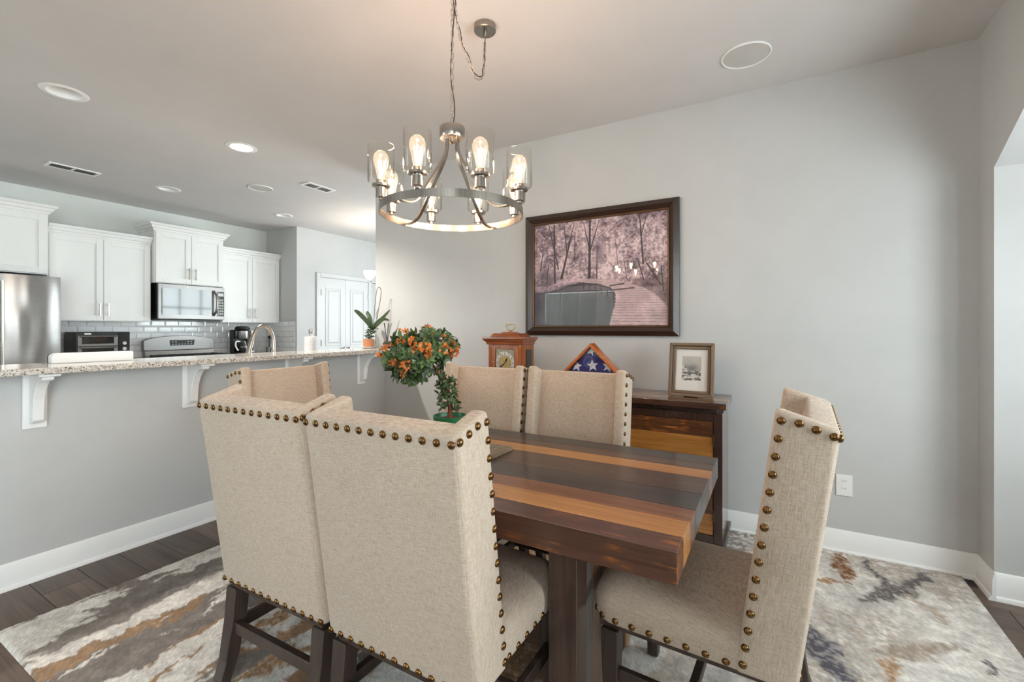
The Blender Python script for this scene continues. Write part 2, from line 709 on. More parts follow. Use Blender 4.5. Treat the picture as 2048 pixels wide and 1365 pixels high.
hd = B().prism([(-0.6, CZ), (-0.6, 2.034), (-0.11, 2.294), (2.50, 2.294), (2.99, 2.034), (2.99, CZ)], 'y', YO - 0.12, YO - 0.0003)
struct(hd.obj('wall_opening_header', WALL))


def baseboard(name, p0, p1, nrm, h=0.128):
    """profiled board from p0 to p1 (xy) whose face looks along nrm"""
    prof = [(0, 0), (0.026, 0), (0.026, 0.008), (0.021, 0.018), (0.014, 0.021), (0.014, h - 0.028), (0.010, h - 0.02), (0.009, h - 0.006), (0.004, h), (0, h)]
    rs = [[(p[0] + nrm[0] * d, p[1] + nrm[1] * d, z) for d, z in prof] for p in (p0, p1)]
    o = B().rings(rs).obj(name, M['trim'], smooth=40)
    return struct(o)


baseboard('baseboard_east', (XW, YO), (XW, YB), (-1, 0))
baseboard('baseboard_bar', (-0.7, YB), (XW, YB), (0, -1))
baseboard('baseboard_pier', (2.964, YO), (XW, YO), (0, 1))
baseboard('baseboard_bay', (2.99, YO + 0.0005), (2.99, BAYY), (-1, 0))
baseboard('baseboard_pantry', (XS, YP), (XE, YP), (0, -1))

# ------------------------------------------------------------------ windows (daylight)
win_no = [0]


def window(axis, t, a0, a1, z0, z1, nx, nz, inward, slats=0, drop=1.0):
    """framed window filling a wall hole; inward = +1/-1 direction into the room along the axis"""
    win_no[0] += 1
    root = struct(thing('window_%d' % win_no[0], '', '', (0, 0, 0)))
    del root['label'], root['category']

    def bx(b, lo, hi, zz0, zz1, d0, d1):
        s0, s1 = sorted((t - inward * d0, t - inward * d1))
        if axis == 'x':
            b.box(s0, s1, lo, hi, zz0, zz1)
        else:
            b.box(lo, hi, s0, s1, zz0, zz1)
        return b
    f = B()
    for lo, hi, q0, q1 in ((a0, a0 + .05, z0, z1), (a1 - .05, a1, z0, z1), (a0 + .05, a1 - .05, z0, z0 + .05), (a0 + .05, a1 - .05, z1 - .05, z1)):
        bx(f, lo, hi, q0, q1, 0.02, 0.10)
    f.obj('window_frame', M['trim'], root)
    for i in range(1, nx):
        a = a0 + (a1 - a0) * i / nx
        bx(B(), a - .012, a + .012, z0 + .05, z1 - .05, .05, .075).obj('muntin', M['trim'], root)
    for i in range(1, nz):
        zc = z0 + (z1 - z0) * i / nz
        bx(B(), a0 + .05, a1 - .05, zc - .012, zc + .012, .052, .073).obj('muntin', M['trim'], root)
    bx(B(), a0 + .05, a1 - .05, z0 + .05, z1 - .05, .0605, .0645).obj('window_pane', M['window_pane'], root)
    c = B()
    for lo, hi, q0, q1 in ((a0 - .08, a0, z0 - .08, z1 + .08), (a1, a1 + .08, z0 - .08, z1 + .08), (a0, a1, z0 - .08, z0), (a0, a1, z1, z1 + .08)):
        bx(c, lo, hi, q0, q1, -.018, -.0005)
    c.obj('window_casing', M['trim'], root)
    if slats:
        for i in range(slats):
            zc = z1 - 0.06 - (z1 - z0 - .12) * drop * i / (slats - 1)
            bx(B(), a0 + .055, a1 - .055, zc - .0015, zc + .0015, -.012, .04).obj('slat', M['white_plastic'], root)
    cx = (a0 + a1) / 2
    zc = (z0 + z1) / 2
    tt = t - inward * 0.13
    if axis == 'x':
        portal('sky_portal', (tt, cx, zc), (R(90), 0, R(-90) if inward > 0 else R(90)), a1 - a0, z1 - z0)
    else:
        portal('sky_portal', (cx, tt, zc), (R(90), 0, 0 if inward > 0 else R(180)), a1 - a0, z1 - z0)
    return root


window('y', BAYY, 0.35, 1.25, 0.75, 2.15, 3, 4, 1)
window('y', BAYY, 1.55, 2.45, 0.75, 2.15, 3, 4, 1)
window('y', YO, -3.2, -0.95, 0.08, 2.4, 4, 2, 1)  # unseen glass doors, added to light the bar wall and cabinets
window('x', XE, 2.2, 4.3, 0.3, 2.4, 4, 3, -1)  # made-up window, added to brighten the hall and kitchen ceiling
window('x', XWEST, 3.0, 4.75, 0.08, 2.15, 4, 2, 1)
window('x', XWEST, 5.0, 6.55, 0.3, 2.6, 3, 2, 1)  # extra window out of view, added to lift the kitchen light
window('y', YF, 4.3, 5.5, 1.2, 2.2, 3, 2, 1, slats=18)

# unseen wall added past the west glass door to block sky and dim reflections
struct(B().box(-6.2, -6.0, -3.0, 7.4, -0.1, 2.3).obj('wall_sky_blocker', plain('sky_blocker', (96, 108, 100), .9, var=.2, vs=3)))
struct(B().box(-6.0, XWEST - .125, -3.0, 10.0, -0.2, -0.06).obj('ground_patio', plain('patio_ground', (120, 122, 116), .9, var=.1, vs=3)))

# ------------------------------------------------------------------ pantry double door
d = struct(thing('door_1', '', '', (0, 0, 0)))
del d['label'], d['category']


def panel_leaf(parent, x0, x1, hinge_left):
    leaf = B().box(x0, x1, YP - .012, YP - .002, 0.01, 2.045).obj('door_leaf', M['door'], parent)
    w = x1 - x0
    for z0, z1 in ((0.22, 0.86), (1.0, 1.9)):
        m = 0.085
        fr = B()
        a0, a1 = x0 + m, x1 - m
        for q in ((a0, a0 + .018, z0, z1), (a1 - .018, a1, z0, z1), (a0 + .018, a1 - .018, z0, z0 + .018), (a0 + .018, a1 - .018, z1 - .018, z1)):
            fr.box(q[0], q[1], YP - .018, YP - .012, q[2], q[3])
        fr.obj('panel_moulding', M['door'], leaf, bevel=(.003, 1))
        B().hexa([(a0 + .04, YP - .0122, z0 + .04), (a1 - .04, YP - .0122, z0 + .04), (a1 - .04, YP - .0122, z1 - .04), (a0 + .04, YP - .0122, z1 - .04),
                  (a0 + .06, YP - .02, z0 + .06), (a1 - .06, YP - .02, z0 + .06), (a1 - .06, YP - .02, z1 - .06), (a0 + .06, YP - .02, z1 - .06)]).obj('raised_panel', M['door'], leaf)
    hx = x0 if hinge_left else x1
    for z in (0.25, 1.05, 1.82):
        B().lathe([(.007, -.045), (.007, .045)], (hx, YP - .02, z), 8).obj('hinge', M['nickel'], leaf, smooth=40)
    kx = x1 - .05 if hinge_left else x0 + .05
    B().lathe([(.012, 0), (.008, -.02), (.022, -.03), (.026, -.045), (.016, -.058), (.002, -.06)], (kx, YP - .012, .955), 14, axis='y').obj('door_knob', M['nickel'], leaf, smooth=40)


panel_leaf(d, 4.53, 4.992, True)
panel_leaf(d, 4.996, 5.458, False)
c = B()
for q in ((4.455, 4.527, 0.0, 2.12), (5.461, 5.533, 0.0, 2.12)):
    c.box(q[0], q[1], YP - .022, YP - .0005, q[2], q[3])
c.box(4.527, 5.461, YP - .022, YP - .0005, 2.05, 2.12)
c.obj('door_casing', M['door'], d, bevel=(.005, 1))

# ------------------------------------------------------------------ backsplash tiles (children of the kitchen wall)
tw, th, tg = 0.150, 0.0735, 0.003


def tile_mesh(w):
    b = 0.012
    return B().hexa([(0, 0, 0), (w, 0, 0), (w, 0, th), (0, 0, th), (b, -0.007, b), (w - b, -0.007, b), (w - b, -0.007, th - b), (b, -0.007, th - b)]).mesh('tile')


full = tile_mesh(tw)
full.materials.append(M['tile'])
B().box(1.2, XS, YN - .004, YN - .0005, .915, 1.40).obj('grout_bed', M['grout'], wall_n)
for row in range(6):
    z = 0.917 + row * (th + tg)
    x = 1.2 - (tw / 2 if row % 2 else 0)
    while x < XS - .01:
        x0, x1 = max(x, 1.2), min(x + tw, XS - .002)
        if x1 - x0 > .03:
            if x1 - x0 > tw - .001:
                o = link('tile', full, None, wall_n)
            else:
                o = link('tile', tile_mesh(x1 - x0), M['tile'], wall_n)
            o.location = (x0, YN - .003, z)
        x += tw + tg
wp = bpy.data.objects['wall_pantry_side']
B().box(XS - .004, XS - .0005, 5.985, YN - .011, .915, 1.375).obj('grout_bed', M['grout'], wp)
for row in range(6):
    z = 0.917 + row * (th + tg)
    y = YN - .012 - (tw / 2 if row % 2 else 0)
    y1 = YN - .012
    yy = [y1]
    t = y1 - (tw / 2 if row % 2 else tw)
    while t > 5.985:
        yy.append(t)
        t -= tw + tg
    yy.append(5.985)
    for k in range(len(yy) - 1):
        w = yy[k] - yy[k + 1] - tg
        if w > .02:
            me = full if abs(w - (tw)) < .002 else tile_mesh(w)
            o = link('tile', me, M['tile'], wp)
            o.location = (XS - .003, yy[k], z)
            o.rotation_euler = (0, 0, R(-90))

# ------------------------------------------------------------------ kitchen cabinets
CABG = 'white wall cabinets'


def crown(parent, x0, x1, yf, yw, z, h=0.085, out=0.06, left=True, right=True):
    """moulded cornice around front and sides"""
    prof = [(0.0, 0.0), (0.012, 0.004), (0.016, 0.02), (0.03, 0.03), (0.04, 0.055), (0.055, 0.062), (out, h - .012), (out, h), (0.0, h)]
    rs = []
    l, r = (1 if left else 0), (1 if right else 0)
    for (px, py, nx, ny) in ((x0, yw, -l, 0), (x0, yf, -l, -1), (x1, yf, r, -1), (x1, yw, r, 0)):
        rs.append([(px + nx * o_, py + ny * o_, z + zz) for o_, zz in prof])
    return B().rings(rs).obj('crown_moulding', M['cab'], parent)


def bar_pull(parent, x, y, z0, z1):
    b = B().tube([(x, y - .03, z0), (x, y - .03, z1)], .006, 8)
    b.tube([(x, y, z0 + .02), (x, y - .03, z0 + .02)], .004, 6)
    b.tube([(x, y, z1 - .02), (x, y - .03, z1 - .02)], .004, 6)
    return b.obj('bar_pull', M['nickel'], parent, smooth=40)


def shaker(parent, x0, x1, z0, z1, y, handle=None, hz='low'):
    """framed door with recessed panel"""
    s = 0.06
    dr = B().box(x0, x1, y - .010, y, z0, z1).obj('cabinet_door', M['cab'], parent)
    fr = B()
    for q in ((x0, x0 + s, z0, z1), (x1 - s, x1, z0, z1), (x0 + s, x1 - s, z0, z0 + s), (x0 + s, x1 - s, z1 - s, z1)):
        fr.box(q[0], q[1], y - .022, y - .010, q[2], q[3])
    fr.obj('door_frame', M['cab'], dr, bevel=(.002, 1))
    if handle:
        hx = x1 - .035 if handle == 'r' else x0 + .035
        bar_pull(dr, hx, y - .022, z0 + .05, z0 + .19)
    return dr


def wall_cab(label, x0, x1, z0, z1, yf, crown_h=.085, left=True, right=True, both=True):
    t = thing('wall_cabinet', label, 'cabinet', (0, 0, 0), 0, CABG)
    B().box(x0, x1, yf, YN - .012, z0, z1).obj('cabinet_body', M['cab'], t)
    xm = (x0 + x1) / 2
    shaker(t, x0 + .01, xm - .002, z0 + .008, z1 - .012, yf, 'r')
    shaker(t, xm + .002, x1 - .01, z0 + .008, z1 - .012, yf, 'l')
    crown(t, x0, x1, yf, YN - .012, z1, crown_h, .06, left, right)
    return t


wall_cab('two-door white wall cabinet between fridge and microwave cabinet', 1.645, 2.528, 1.352, 2.255, 6.37, left=False, right=False)
wall_cab('shorter raised white cabinet above the microwave', 2.535, 3.305, 1.815, 2.43, 6.30)
wall_cab('two-door white wall cabinet beside the grey pantry corner, over coffee maker', 3.312, XS - .003, 1.352, 2.275, 6.37, left=False, right=False)
t = wall_cab('deep white cabinet above the steel refrigerator', 0.74, 1.60, 1.80, 2.39, 6.17)

# base cabinets, worktop (mostly hidden behind the bar)
t = thing('base_cabinet', 'white base cabinet with granite top under toaster oven', 'cabinet', (0, 0, 0), 0, 'base cabinets')
B().box(1.67, 2.535, 6.10, YN - .012, 0.0, .88).obj('cabinet_body', M['cab'], t)
B().box(1.66, 2.54, 6.06, YN - .012, .8805, .912).obj('worktop', M['granite'], t, bevel=(.004, 1))
shaker(t, 1.68, 2.10, .12, .86, 6.10, 'r')
shaker(t, 2.105, 2.525, .12, .86, 6.10, 'l')
t = thing('base_cabinet', 'white base cabinet with granite top under coffee maker', 'cabinet', (0, 0, 0), 0, 'base cabinets')
B().box(3.352, XS - .003, 6.10, YN - .012, 0.0, .88).obj('cabinet_body', M['cab'], t)
B().box(3.352, XS - .003, 6.06, YN - .012, .8805, .912).obj('worktop', M['granite'], t, bevel=(.004, 1))
shaker(t, 3.36, 3.74, .12, .86, 6.10, 'r')
shaker(t, 3.745, 4.12, .12, .86, 6.10, 'l')
t = thing('sink_counter', 'lower granite sink counter behind the raised bar', 'counter', (0, 0, 0))
B().box(-0.6, 3.10, YB + .125, 3.94, 0.0, .88).obj('cabinet_body', M['cab'], t)
B().box(-0.62, 3.14, YB + .123, 3.98, .8805, .912).obj('worktop', M['granite'], t, bevel=(.004, 1))

# ------------------------------------------------------------------ refrigerator
t = thing('refrigerator', 'stainless steel refrigerator under the deep cabinet', 'refrigerator', (0, 0, 0))
B().box(0.765, 1.635, 6.03, 6.66, 0.02, 1.765).obj('fridge_body', M['dark_steel'], t)
for x0, x1 in ((0.765, 1.196), (1.204, 1.635)):
    # gently bowed door skins
    rs = []
    for i in range(9):
        u = i / 8
        bow = 0.022 * (1 - (2 * u - 1) ** 2)
        xx = x0 + (x1 - x0) * u
        rs.append([(xx, 5.965 - bow, .72), (xx, 5.965 - bow, 1.765), (xx, 6.025, 1.765), (xx, 6.025, .72)])
    dr = B().rings(rs).obj('fridge_door', M['fridge'], t, smooth=30)
    hx = x1 - .05 if x0 < 1 else x0 + .035
    b = B().tube([(hx, 5.90, .86), (hx, 5.90, 1.70)], .013, 10)
    for z in (.90, 1.66):
        b.tube([(hx, 5.955, z), (hx, 5.90, z)], .009, 8)
    b.obj('fridge_handle', M['nickel'], dr, smooth=40)
dr = B().box(0.765, 1.635, 5.95, 6.025, .06, .71).obj('freezer_drawer', M['fridge'], t, bevel=(.006, 2))
B().tube([(0.85, 5.90, .64), (1.55, 5.90, .64)], .013, 10).obj('drawer_handle', M['nickel'], dr, smooth=40)
B().prism([(1.555, 1.71), (1.585, 1.71), (1.578, 1.722), (1.567, 1.728), (1.558, 1.719)], 'y', 5.952, 5.962).obj('badge', M['chain'], t)

# ------------------------------------------------------------------ microwave
t = thing('microwave', 'stainless over-the-range microwave with dark window', 'microwave', (0, 0, 0))
B().box(2.56, 3.305, 6.30, 6.66, 1.385, 1.808).obj('microwave_body', M['black'], t)
B().box(2.56, 3.305, 6.268, 6.299, 1.385, 1.808).obj('front_panel', M['steel'], t, bevel=(.005, 1))
B().prism([(2.60, 1.44), (3.12, 1.44), (3.14, 1.50), (3.14, 1.70), (3.12, 1.755), (2.60, 1.755)], 'y', 6.258, 6.2675).obj('door_window', M['blackglass'], t)
kp = B().box(3.215, 3.295, 6.26, 6.2675, 1.43, 1.75).obj('keypad', M['blackglass'], t)
for r_ in range(6):
    for c_ in range(3):
        B().box(3.224 + c_ * .022, 3.240 + c_ * .022, 6.2575, 6.2598, 1.45 + r_ * .036, 1.472 + r_ * .036).obj('key_button', M['offwhite'], kp)
B().box(3.222, 3.288, 6.2575, 6.2598, 1.69, 1.73).obj('display', M['steel'], kp)
b = B().tube(bz([(3.17, 6.262, 1.44), (3.185, 6.225, 1.50), (3.188, 6.215, 1.597), (3.185, 6.225, 1.69), (3.17, 6.262, 1.755)], 6), .014, 10)
b.obj('door_handle', M['steel'], t, smooth=50)
B().box(2.60, 3.27, 6.31, 6.6, 1.377, 1.3845).obj('vent_grille', M['dark_steel'], t)
B().lathe([(.008, -.004), (.008, 0)], (2.87, 6.267, 1.78), 12, axis='y').obj('badge', M['chain'], t)

# ------------------------------------------------------------------ gas range
t = thing('kitchen_range', 'stainless gas range with curved backguard under the microwave', 'stove', (0, 0, 0))
B().box(2.552, 3.340, 6.06, 6.66, 0.02, .90).obj('oven_body', M['steel'], t)
B().box(2.57, 3.32, 6.03, 6.058, .16, .74).obj('oven_door', M['steel'], t, bevel=(.004, 1))
B().tube([(2.62, 5.99, .71), (3.27, 5.99, .71)], .013, 10).obj('oven_handle', M['nickel'], t, smooth=40)
B().box(2.56, 3.335, 6.07, 6.58, .9005, .915).obj('cooktop', M['black'], t)
top = [(2.548 + .797 * i / 16, 1.132 + .05 * math.sin(PI * i / 16) ** .8 if 0 < i < 16 else 1.12) for i in range(17)]
B().prism([(2.548, 1.0)] + top + [(3.345, 1.0)], 'y', 6.60, 6.672).obj('backguard', M['steel'], t, bevel=(.004, 1))
B().hexa([(2.56, 6.57, .918), (3.333, 6.57, .918), (3.333, 6.66, .918), (2.56, 6.66, .918), (2.555, 6.593, .995), (3.338, 6.593, .995), (3.338, 6.66, .995), (2.555, 6.66, .995)]).obj('backguard_base', M['steel'], t)
dp = B().prism([(2.83, 1.055), (3.095, 1.055), (3.105, 1.125), (2.82, 1.125)], 'y', 6.594, 6.5995).obj('control_display', M['black'], t)
for r_ in range(2):
    for i in range(7):
        if r_ == 1 and 2 <= i <= 4:
            continue
        B().box(2.845 + i * .035, 2.861 + i * .035, 6.5915, 6.5938, 1.068 + r_ * .03, 1.076 + r_ * .03).obj('touch_key', M['offwhite'], dp)
for gx in (2.70, 2.945, 3.19):
    g = B()
    for dx in (-.10, 0, .10):
        g.box(gx + dx - .006, gx + dx + .006, 6.11, 6.55, .935, .95)
    for dy in (6.12, 6.33, 6.54):
        g.box(gx - .11, gx + .11, dy - .006, dy + .006, .916, .949)
    g.obj('burner_grate', M['black'], t)

# ------------------------------------------------------------------ toaster oven
t = thing('toaster_oven', 'black and steel double-door toaster oven beside the refrigerator', 'toaster oven', (0, 0, 0))
B().box(1.85, 2.315, 6.33, 6.63, .93, 1.235).obj('oven_shell', M['black'], t, bevel=(.006, 2))
for x_ in (1.88, 2.285):
    for y_ in (6.36, 6.60):
        B().lathe([(.014, .9125), (.014, .93)], (x_, y_, 0), 10).obj('foot', M['black'], t)
for z0, z1 in ((1.085, 1.195), (.945, 1.075)):
    dr = B()
    for q in ((1.862, 1.895, z0, z1), (2.165, 2.198, z0, z1), (1.895, 2.165, z0, z0 + .022), (1.895, 2.165, z1 - .014, z1)):
        dr.box(q[0], q[1], 6.312, 6.3285, q[2], q[3])
    dr = dr.obj('oven_door', M['steel'], t)
    B().box(1.896, 2.164, 6.316, 6.322, z0 + .023, z1 - .015).obj('door_glass', M['blackglass'], dr)
    B().tube([(1.88, 6.29, z1 - .008), (2.18, 6.29, z1 - .008)], .008, 8).obj('door_handle', M['steel'], dr, smooth=40)
kp = B().box(2.208, 2.308, 6.318, 6.3285, .945, 1.225).obj('control_panel', M['blackglass'], t)
for i in range(3):
    B().lathe([(.017, -.014), (.02, 0)], (2.258, 6.3175, .985 + i * .062), 14, axis='y').obj('knob', M['offwhite'], kp, smooth=40)
B().box(1.92, 1.975, 6.3265, 6.3295, 1.207, 1.224).obj('badge', M['white_plastic'], t)
for i in range(7):
    B().box(1.8475, 1.8495, 6.40, 6.58, 1.19 - i * .012, 1.196 - i * .012).obj('vent_slot', M['dark_steel'], t)

# ------------------------------------------------------------------ coffee maker and mill
t = thing('coffee_maker', 'black and steel drip coffee maker on the back worktop', 'coffee maker', (3.60, 6.40, .9125))
B().box(-.10, .10, -.08, .11, 0, .03).obj('base', M['black'], t, bevel=(.008, 2))
B().box(-.10, .10, .03, .11, .0305, .34).obj('tower', M['black'], t, bevel=(.008, 2))
B().lathe([(.085, .22), (.088, .23), (.088, .325), (.08, .33)], (0, -.02, 0), 20).obj('brew_basket', M['steel'], t, smooth=40)
B().lathe([(.082, .3305), (.094, .345), (.094, .37), (.07, .388), (.01, .392)], (0, -.02, 0), 20).obj('lid', M['black'], t, smooth=40)
cf = B().lathe([(.06, .032), (.078, .06), (.076, .13), (.055, .175), (.058, .19)], (0, -.02, 0), 20).obj('carafe', M['blackglass'], t, smooth=40)
B().tube(bz([(-.05, -.05, .18), (-.115, -.08, .18), (-.125, -.085, .12), (-.085, -.07, .06)], 6), .011, 8).obj('carafe_handle', M['white_plastic'], cf, smooth=60)
kp = B().box(.1005, .135, -.07, .10, .03, .33).obj('side_panel', M['white_plastic'], t)
B().box(.106, .130, -.0725, -.0705, .05, .15).obj('control_screen', M['dark_steel'], kp)
t = thing('pepper_mill', 'tall steel and black cylinder mill beside the faucet', 'mill', (4.03, 6.40, .9125))
B().lathe([(.034, 0), (.034, .20), (.03, .21)], (0, 0, 0), 16).obj('barrel', M['steel'], t, smooth=40)
B().lathe([(.032, .2105), (.045, .215), (.045, .245), (.035, .255)], (0, 0, 0), 16).obj('cap', M['black'], t, smooth=40)

# ------------------------------------------------------------------ raised bar, corbels
bar = tag(B().box(-0.8, XW - .003, 2.985, 3.425, 1.056, 1.088).obj('bar_countertop', M['granite'], bevel=(.006, 2)), 'long speckled granite top of the raised breakfast bar', 'countertop')
CORB = ['white corbel under the bar farthest from the picture wall', 'white corbel below the bar, second from the refrigerator side', 'white corbel under the bar just behind the far end chair', 'white corbel under the bar nearest the picture wall']


def corbel(label, cx):
    t = thing('corbel', label, 'bracket', (cx, YB - .0005, 1.0555), 0, 'white corbels under the bar')
    B().box(-.045, .045, -.014, 0, -.285, 0).obj('back_plate', M['trim'], t, bevel=(.003, 1))
    B().box(-.04, .04, -.225, -.0145, -.014, 0).obj('top_plate', M['trim'], t, bevel=(.003, 1))
    # scrolled web, profile in (y,z)
    pts = [(-.0148, -.2605), (-.0148, -.0145), (-.20, -.0145), (-.20, -.03)]
    for i in range(13):
        a = i / 12
        y = -.19 + .115 * a ** .6
        z = -.035 - .10 * a ** 1.6
        pts.append((y, z))
    for i in range(1, 9):
        a = i / 8
        pts.append((-.075 + .012 * math.sin(a * PI / 2), -.135 - .105 * a))
    pts.append((-.045, -.255))
    B().prism(pts, 'x', -.022, .022).obj('web', M['trim'], t, bevel=(.004, 1))
    return t


for lb, cx in zip(CORB, (.79, 1.495, 2.19, 2.885)):
    corbel(lb, cx)

# faucet
t = thing('kitchen_faucet', 'brushed gooseneck kitchen faucet rising behind the bar', 'faucet', (2.30, 3.62, .9125))
B().lathe([(.032, 0), (.032, .012), (.022, .02), (.02, .06)], (0, 0, 0), 18).obj('base', M['nickel'], t, smooth=40)
path = [(0, 0, .0605), (0, 0, .16), (0, 0, .25), (-.012, 0, .31), (-.045, 0, .365), (-.09, 0, .385), (-.135, 0, .362), (-.165, 0, .31), (-.18, 0, .27)]
B().tube(bz(path, 6), .0145, 12).obj('neck', M['nickel'], t, smooth=60)
B().tube([(-.181, 0, .266), (-.2, 0, .20), (-.213, 0, .15)], [.016, .019, .021], 12).obj('spray_head', M['nickel'], t, smooth=60)
B().tube([(.02, 0, .05), (.06, 0, .06), (.1, 0, .09)], [.009, .008, .006], 8).obj('lever', M['nickel'], t, smooth=60)

# paper towel
t = thing('paper_towel_holder', 'white paper towel roll on an upright steel holder', 'paper towel', (2.70, 3.68, .9125))
B().lathe([(.075, 0), (.075, .012), (.01, .014), (.01, .31)], (0, 0, 0), 20).obj('stand', M['nickel'], t, smooth=40)
B().lathe([(.056, .016), (.056, .285), (.02, .287), (.02, .016)], (0, 0, 0), 24, closed=True).obj('towel_roll', plain('paper_towel', (226, 224, 224), .9, bump=.3, bs=300), t, smooth=40)
B().lathe([(.018, .311), (.02, .32), (.02, .35), (.012, .358)], (0, 0, 0), 16).obj('finial', M['nickel'], t, smooth=40)
t = thing('tumbler', 'small steel tumbler behind the gooseneck faucet', 'cup', (3.93, 6.30, .9125))
B().lathe([(.03, 0), (.035, .09), (.032, .09), (.028, .006)], (0, 0, 0), 16).obj('cup_wall', M['steel'], t, smooth=40)

# white slim box on the bar
t = thing('bread_box', 'low white box with rounded corner lying on the granite bar', 'box', (1.04, 3.315, 1.0885), R(-7))
prof = []
for i in range(7):
    a = PI - i * (PI / 2) / 6
    prof.append((-.17 + .022 + .022 * math.cos(a), .052 - .022 + .022 * math.sin(a)))
prof += [(.17, .052), (.17, 0), (-.17, 0)]
B().prism(prof, 'y', -.05, .045).obj('box_shell', M['white_plastic'], t, bevel=(.002, 1))
B().prism([(x * 1.012 - .001, z * 1.02) for x, z in prof], 'y', .0452, .05).obj('back_lid', plain('dark_brown_edge', (66, 42, 34), .4), t)

# ------------------------------------------------------------------ ceiling fixtures
CANL = ['large unlit recessed downlight over the dining side of the bar', 'lit recessed downlight glowing over the bar', 'unlit recessed downlight between vent and ceiling speaker', 'small unlit recessed downlight near the pantry corner']
for (c, r, s), lb in zip(CANS, CANL):
    t = thing('downlight', lb, 'ceiling light', (c[0], c[1], CZ), 0, 'recessed downlights')
    B().lathe([(r - .004, 0.0), (r - .004, -.004), (r + .022, -.006), (r + .03, -.001), (r + .03, -.0004), (r - .002, -.0004)], n=32, closed=True).obj('trim_ring', M['trim'], t, smooth=40)
    B().lathe([(r - .002, 0.0), (r - .016, .05), (r - .022, .11), (.002, .112), (.002, .114), (r - .002, .114)], n=32, cap=False).obj('baffle', M['trim'], t, smooth=40)
    if s == 'lit':
        B().lathe([(.002, .012), (r - .014, .012), (r - .014, .018), (.002, .018)], n=32).obj('lens', M['lamp_disc'], t, smooth=40)
        l = bpy.data.lights.new('downlight_lamp', 'SPOT')
        l.energy = 150
        l.color = (1, .93, .84)
        l.spot_size = R(130)
        l.spot_blend = .6
        l.shadow_soft_size = .06
        lo = bpy.data.objects.new('downlight_lamp', l)
        COL.objects.link(lo)
        lo.parent = t
        lo.location = (0, 0, .008)
    else:
        B().lathe([(.002, .07), (.03, .068), (.045, .075), (.05, .09), (.03, .108), (.002, .11)], n=24).obj('reflector_bulb', M['offwhite'], t, smooth=60)
for lb, c, r in (('round ceiling speaker near the picture wall corner', (2.747, .129), .122), ('round ceiling speaker over the kitchen', (2.815, 4.654), .115)):
    t = thing('ceiling_speaker', lb, 'speaker', (c[0], c[1], CZ), 0, 'ceiling speakers')
    B().lathe([(r - .008, -.0005), (r - .008, -.007), (r - .003, -.009), (r, -.006), (r, -.0005)], n=40, closed=True).obj('rim', M['trim'], t, smooth=40)
    B().lathe([(.002, -.004), (r - .009, -.004), (r - .009, -.0005), (.002, -.0005)], n=40).obj('grille', M['offwhite'], t)
for lb, c, L_, w_ in (('long ceiling air vent over the refrigerator', (1.62, 5.60), .36, .16), ('ceiling air vent in front of the pantry', (3.10, 4.11), .32, .15)):
    t = thing('ceiling_vent', lb, 'vent', (c[0], c[1], CZ), 0, 'ceiling vents')
    fr = B()
    for q in ((-L_ / 2, L_ / 2, -w_ / 2, -w_ / 2 + .022), (-L_ / 2, L_ / 2, w_ / 2 - .022, w_ / 2), (-L_ / 2, -L_ / 2 + .022, -w_ / 2 + .022, w_ / 2 - .022), (L_ / 2 - .022, L_ / 2, -w_ / 2 + .022, w_ / 2 - .022), (-.008, .008, -w_ / 2 + .022, w_ / 2 - .022)):
        fr.box(q[0], q[1], q[2], q[3], -.009, -.0005)
    fr.obj('vent_frame', M['trim'], t)
    B().box(-L_ / 2 + .022, L_ / 2 - .022, -w_ / 2 + .022, w_ / 2 - .022, -.0015, -.0005).obj('backing', M['dark_steel'], t)
    n_ = 12
    for i in range(n_):
        for sgn in (-1, 1):
            x_ = sgn * (.016 + (L_ / 2 - .022 - .016) * (i + .5) / n_)
            B().hexa([(x_ - .003, -w_ / 2 + .023, -.008), (x_ - .0015, -w_ / 2 + .023, -.008), (x_ - .0015, w_ / 2 - .023, -.008), (x_ - .003, w_ / 2 - .023, -.008),
                      (x_ + .0015, -w_ / 2 + .023, -.002), (x_ + .003, -w_ / 2 + .023, -.002), (x_ + .003, w_ / 2 - .023, -.002), (x_ + .0015, w_ / 2 - .023, -.002)]).obj('slat', M['offwhite'], t)

# hall pendant with glass bowls, half hidden by the wall end
t = thing('hall_pendant', 'small hall chandelier with glowing white glass bowls behind wall end', 'pendant light', (4.50, 4.66, 0))
B().lathe([(.06, CZ - .03), (.065, CZ - .0006)], n=20).obj('canopy', M['nickel'], t, smooth=40)
B().tube([(0, 0, CZ - .031), (0, 0, 2.28)], .006, 8).obj('rod', M['nickel'], t, smooth=40)
B().lathe([(.004, 2.279), (.035, 2.26), (.02, 2.24), (.045, 2.225), (.012, 2.20), (.012, 1.98), (.03, 1.95), (.02, 1.90), (.003, 1.88)], n=16).obj('stem', M['nickel'], t, smooth=50)
for i in range(3):
    a = HEAD + R(90) + i * R(120) + R(-5)
    ux, uy = math.cos(a), math.sin(a)
    B().tube(bz([(ux * .012, uy * .012, 1.93), (ux * .06, uy * .06, 1.89), (ux * .12, uy * .12, 1.90), (ux * .155, uy * .155, 1.945)], 6), .007, 8).obj('arm', M['nickel'], t, smooth=60)
    bl = B().lathe([(.02, 1.946), (.05, 1.965), (.075, 2.01), (.082, 2.06), (.079, 2.06), (.071, 2.012), (.047, 1.97), (.018, 1.951)], (ux * .155, uy * .155, 0), 20, cap=False)
    bl.obj('glass_bowl', M['bowl'], t, smooth=60)
    l = bpy.data.lights.new('pendant_lamp', 'POINT')
    l.energy = 1.6
    l.color = (1, .93, .82)
    l.shadow_soft_size = .03
    lo = bpy.data.objects.new('pendant_lamp', l)
    COL.objects.link(lo)
    lo.parent = t
    lo.location = (ux * .155, uy * .155, 2.03)

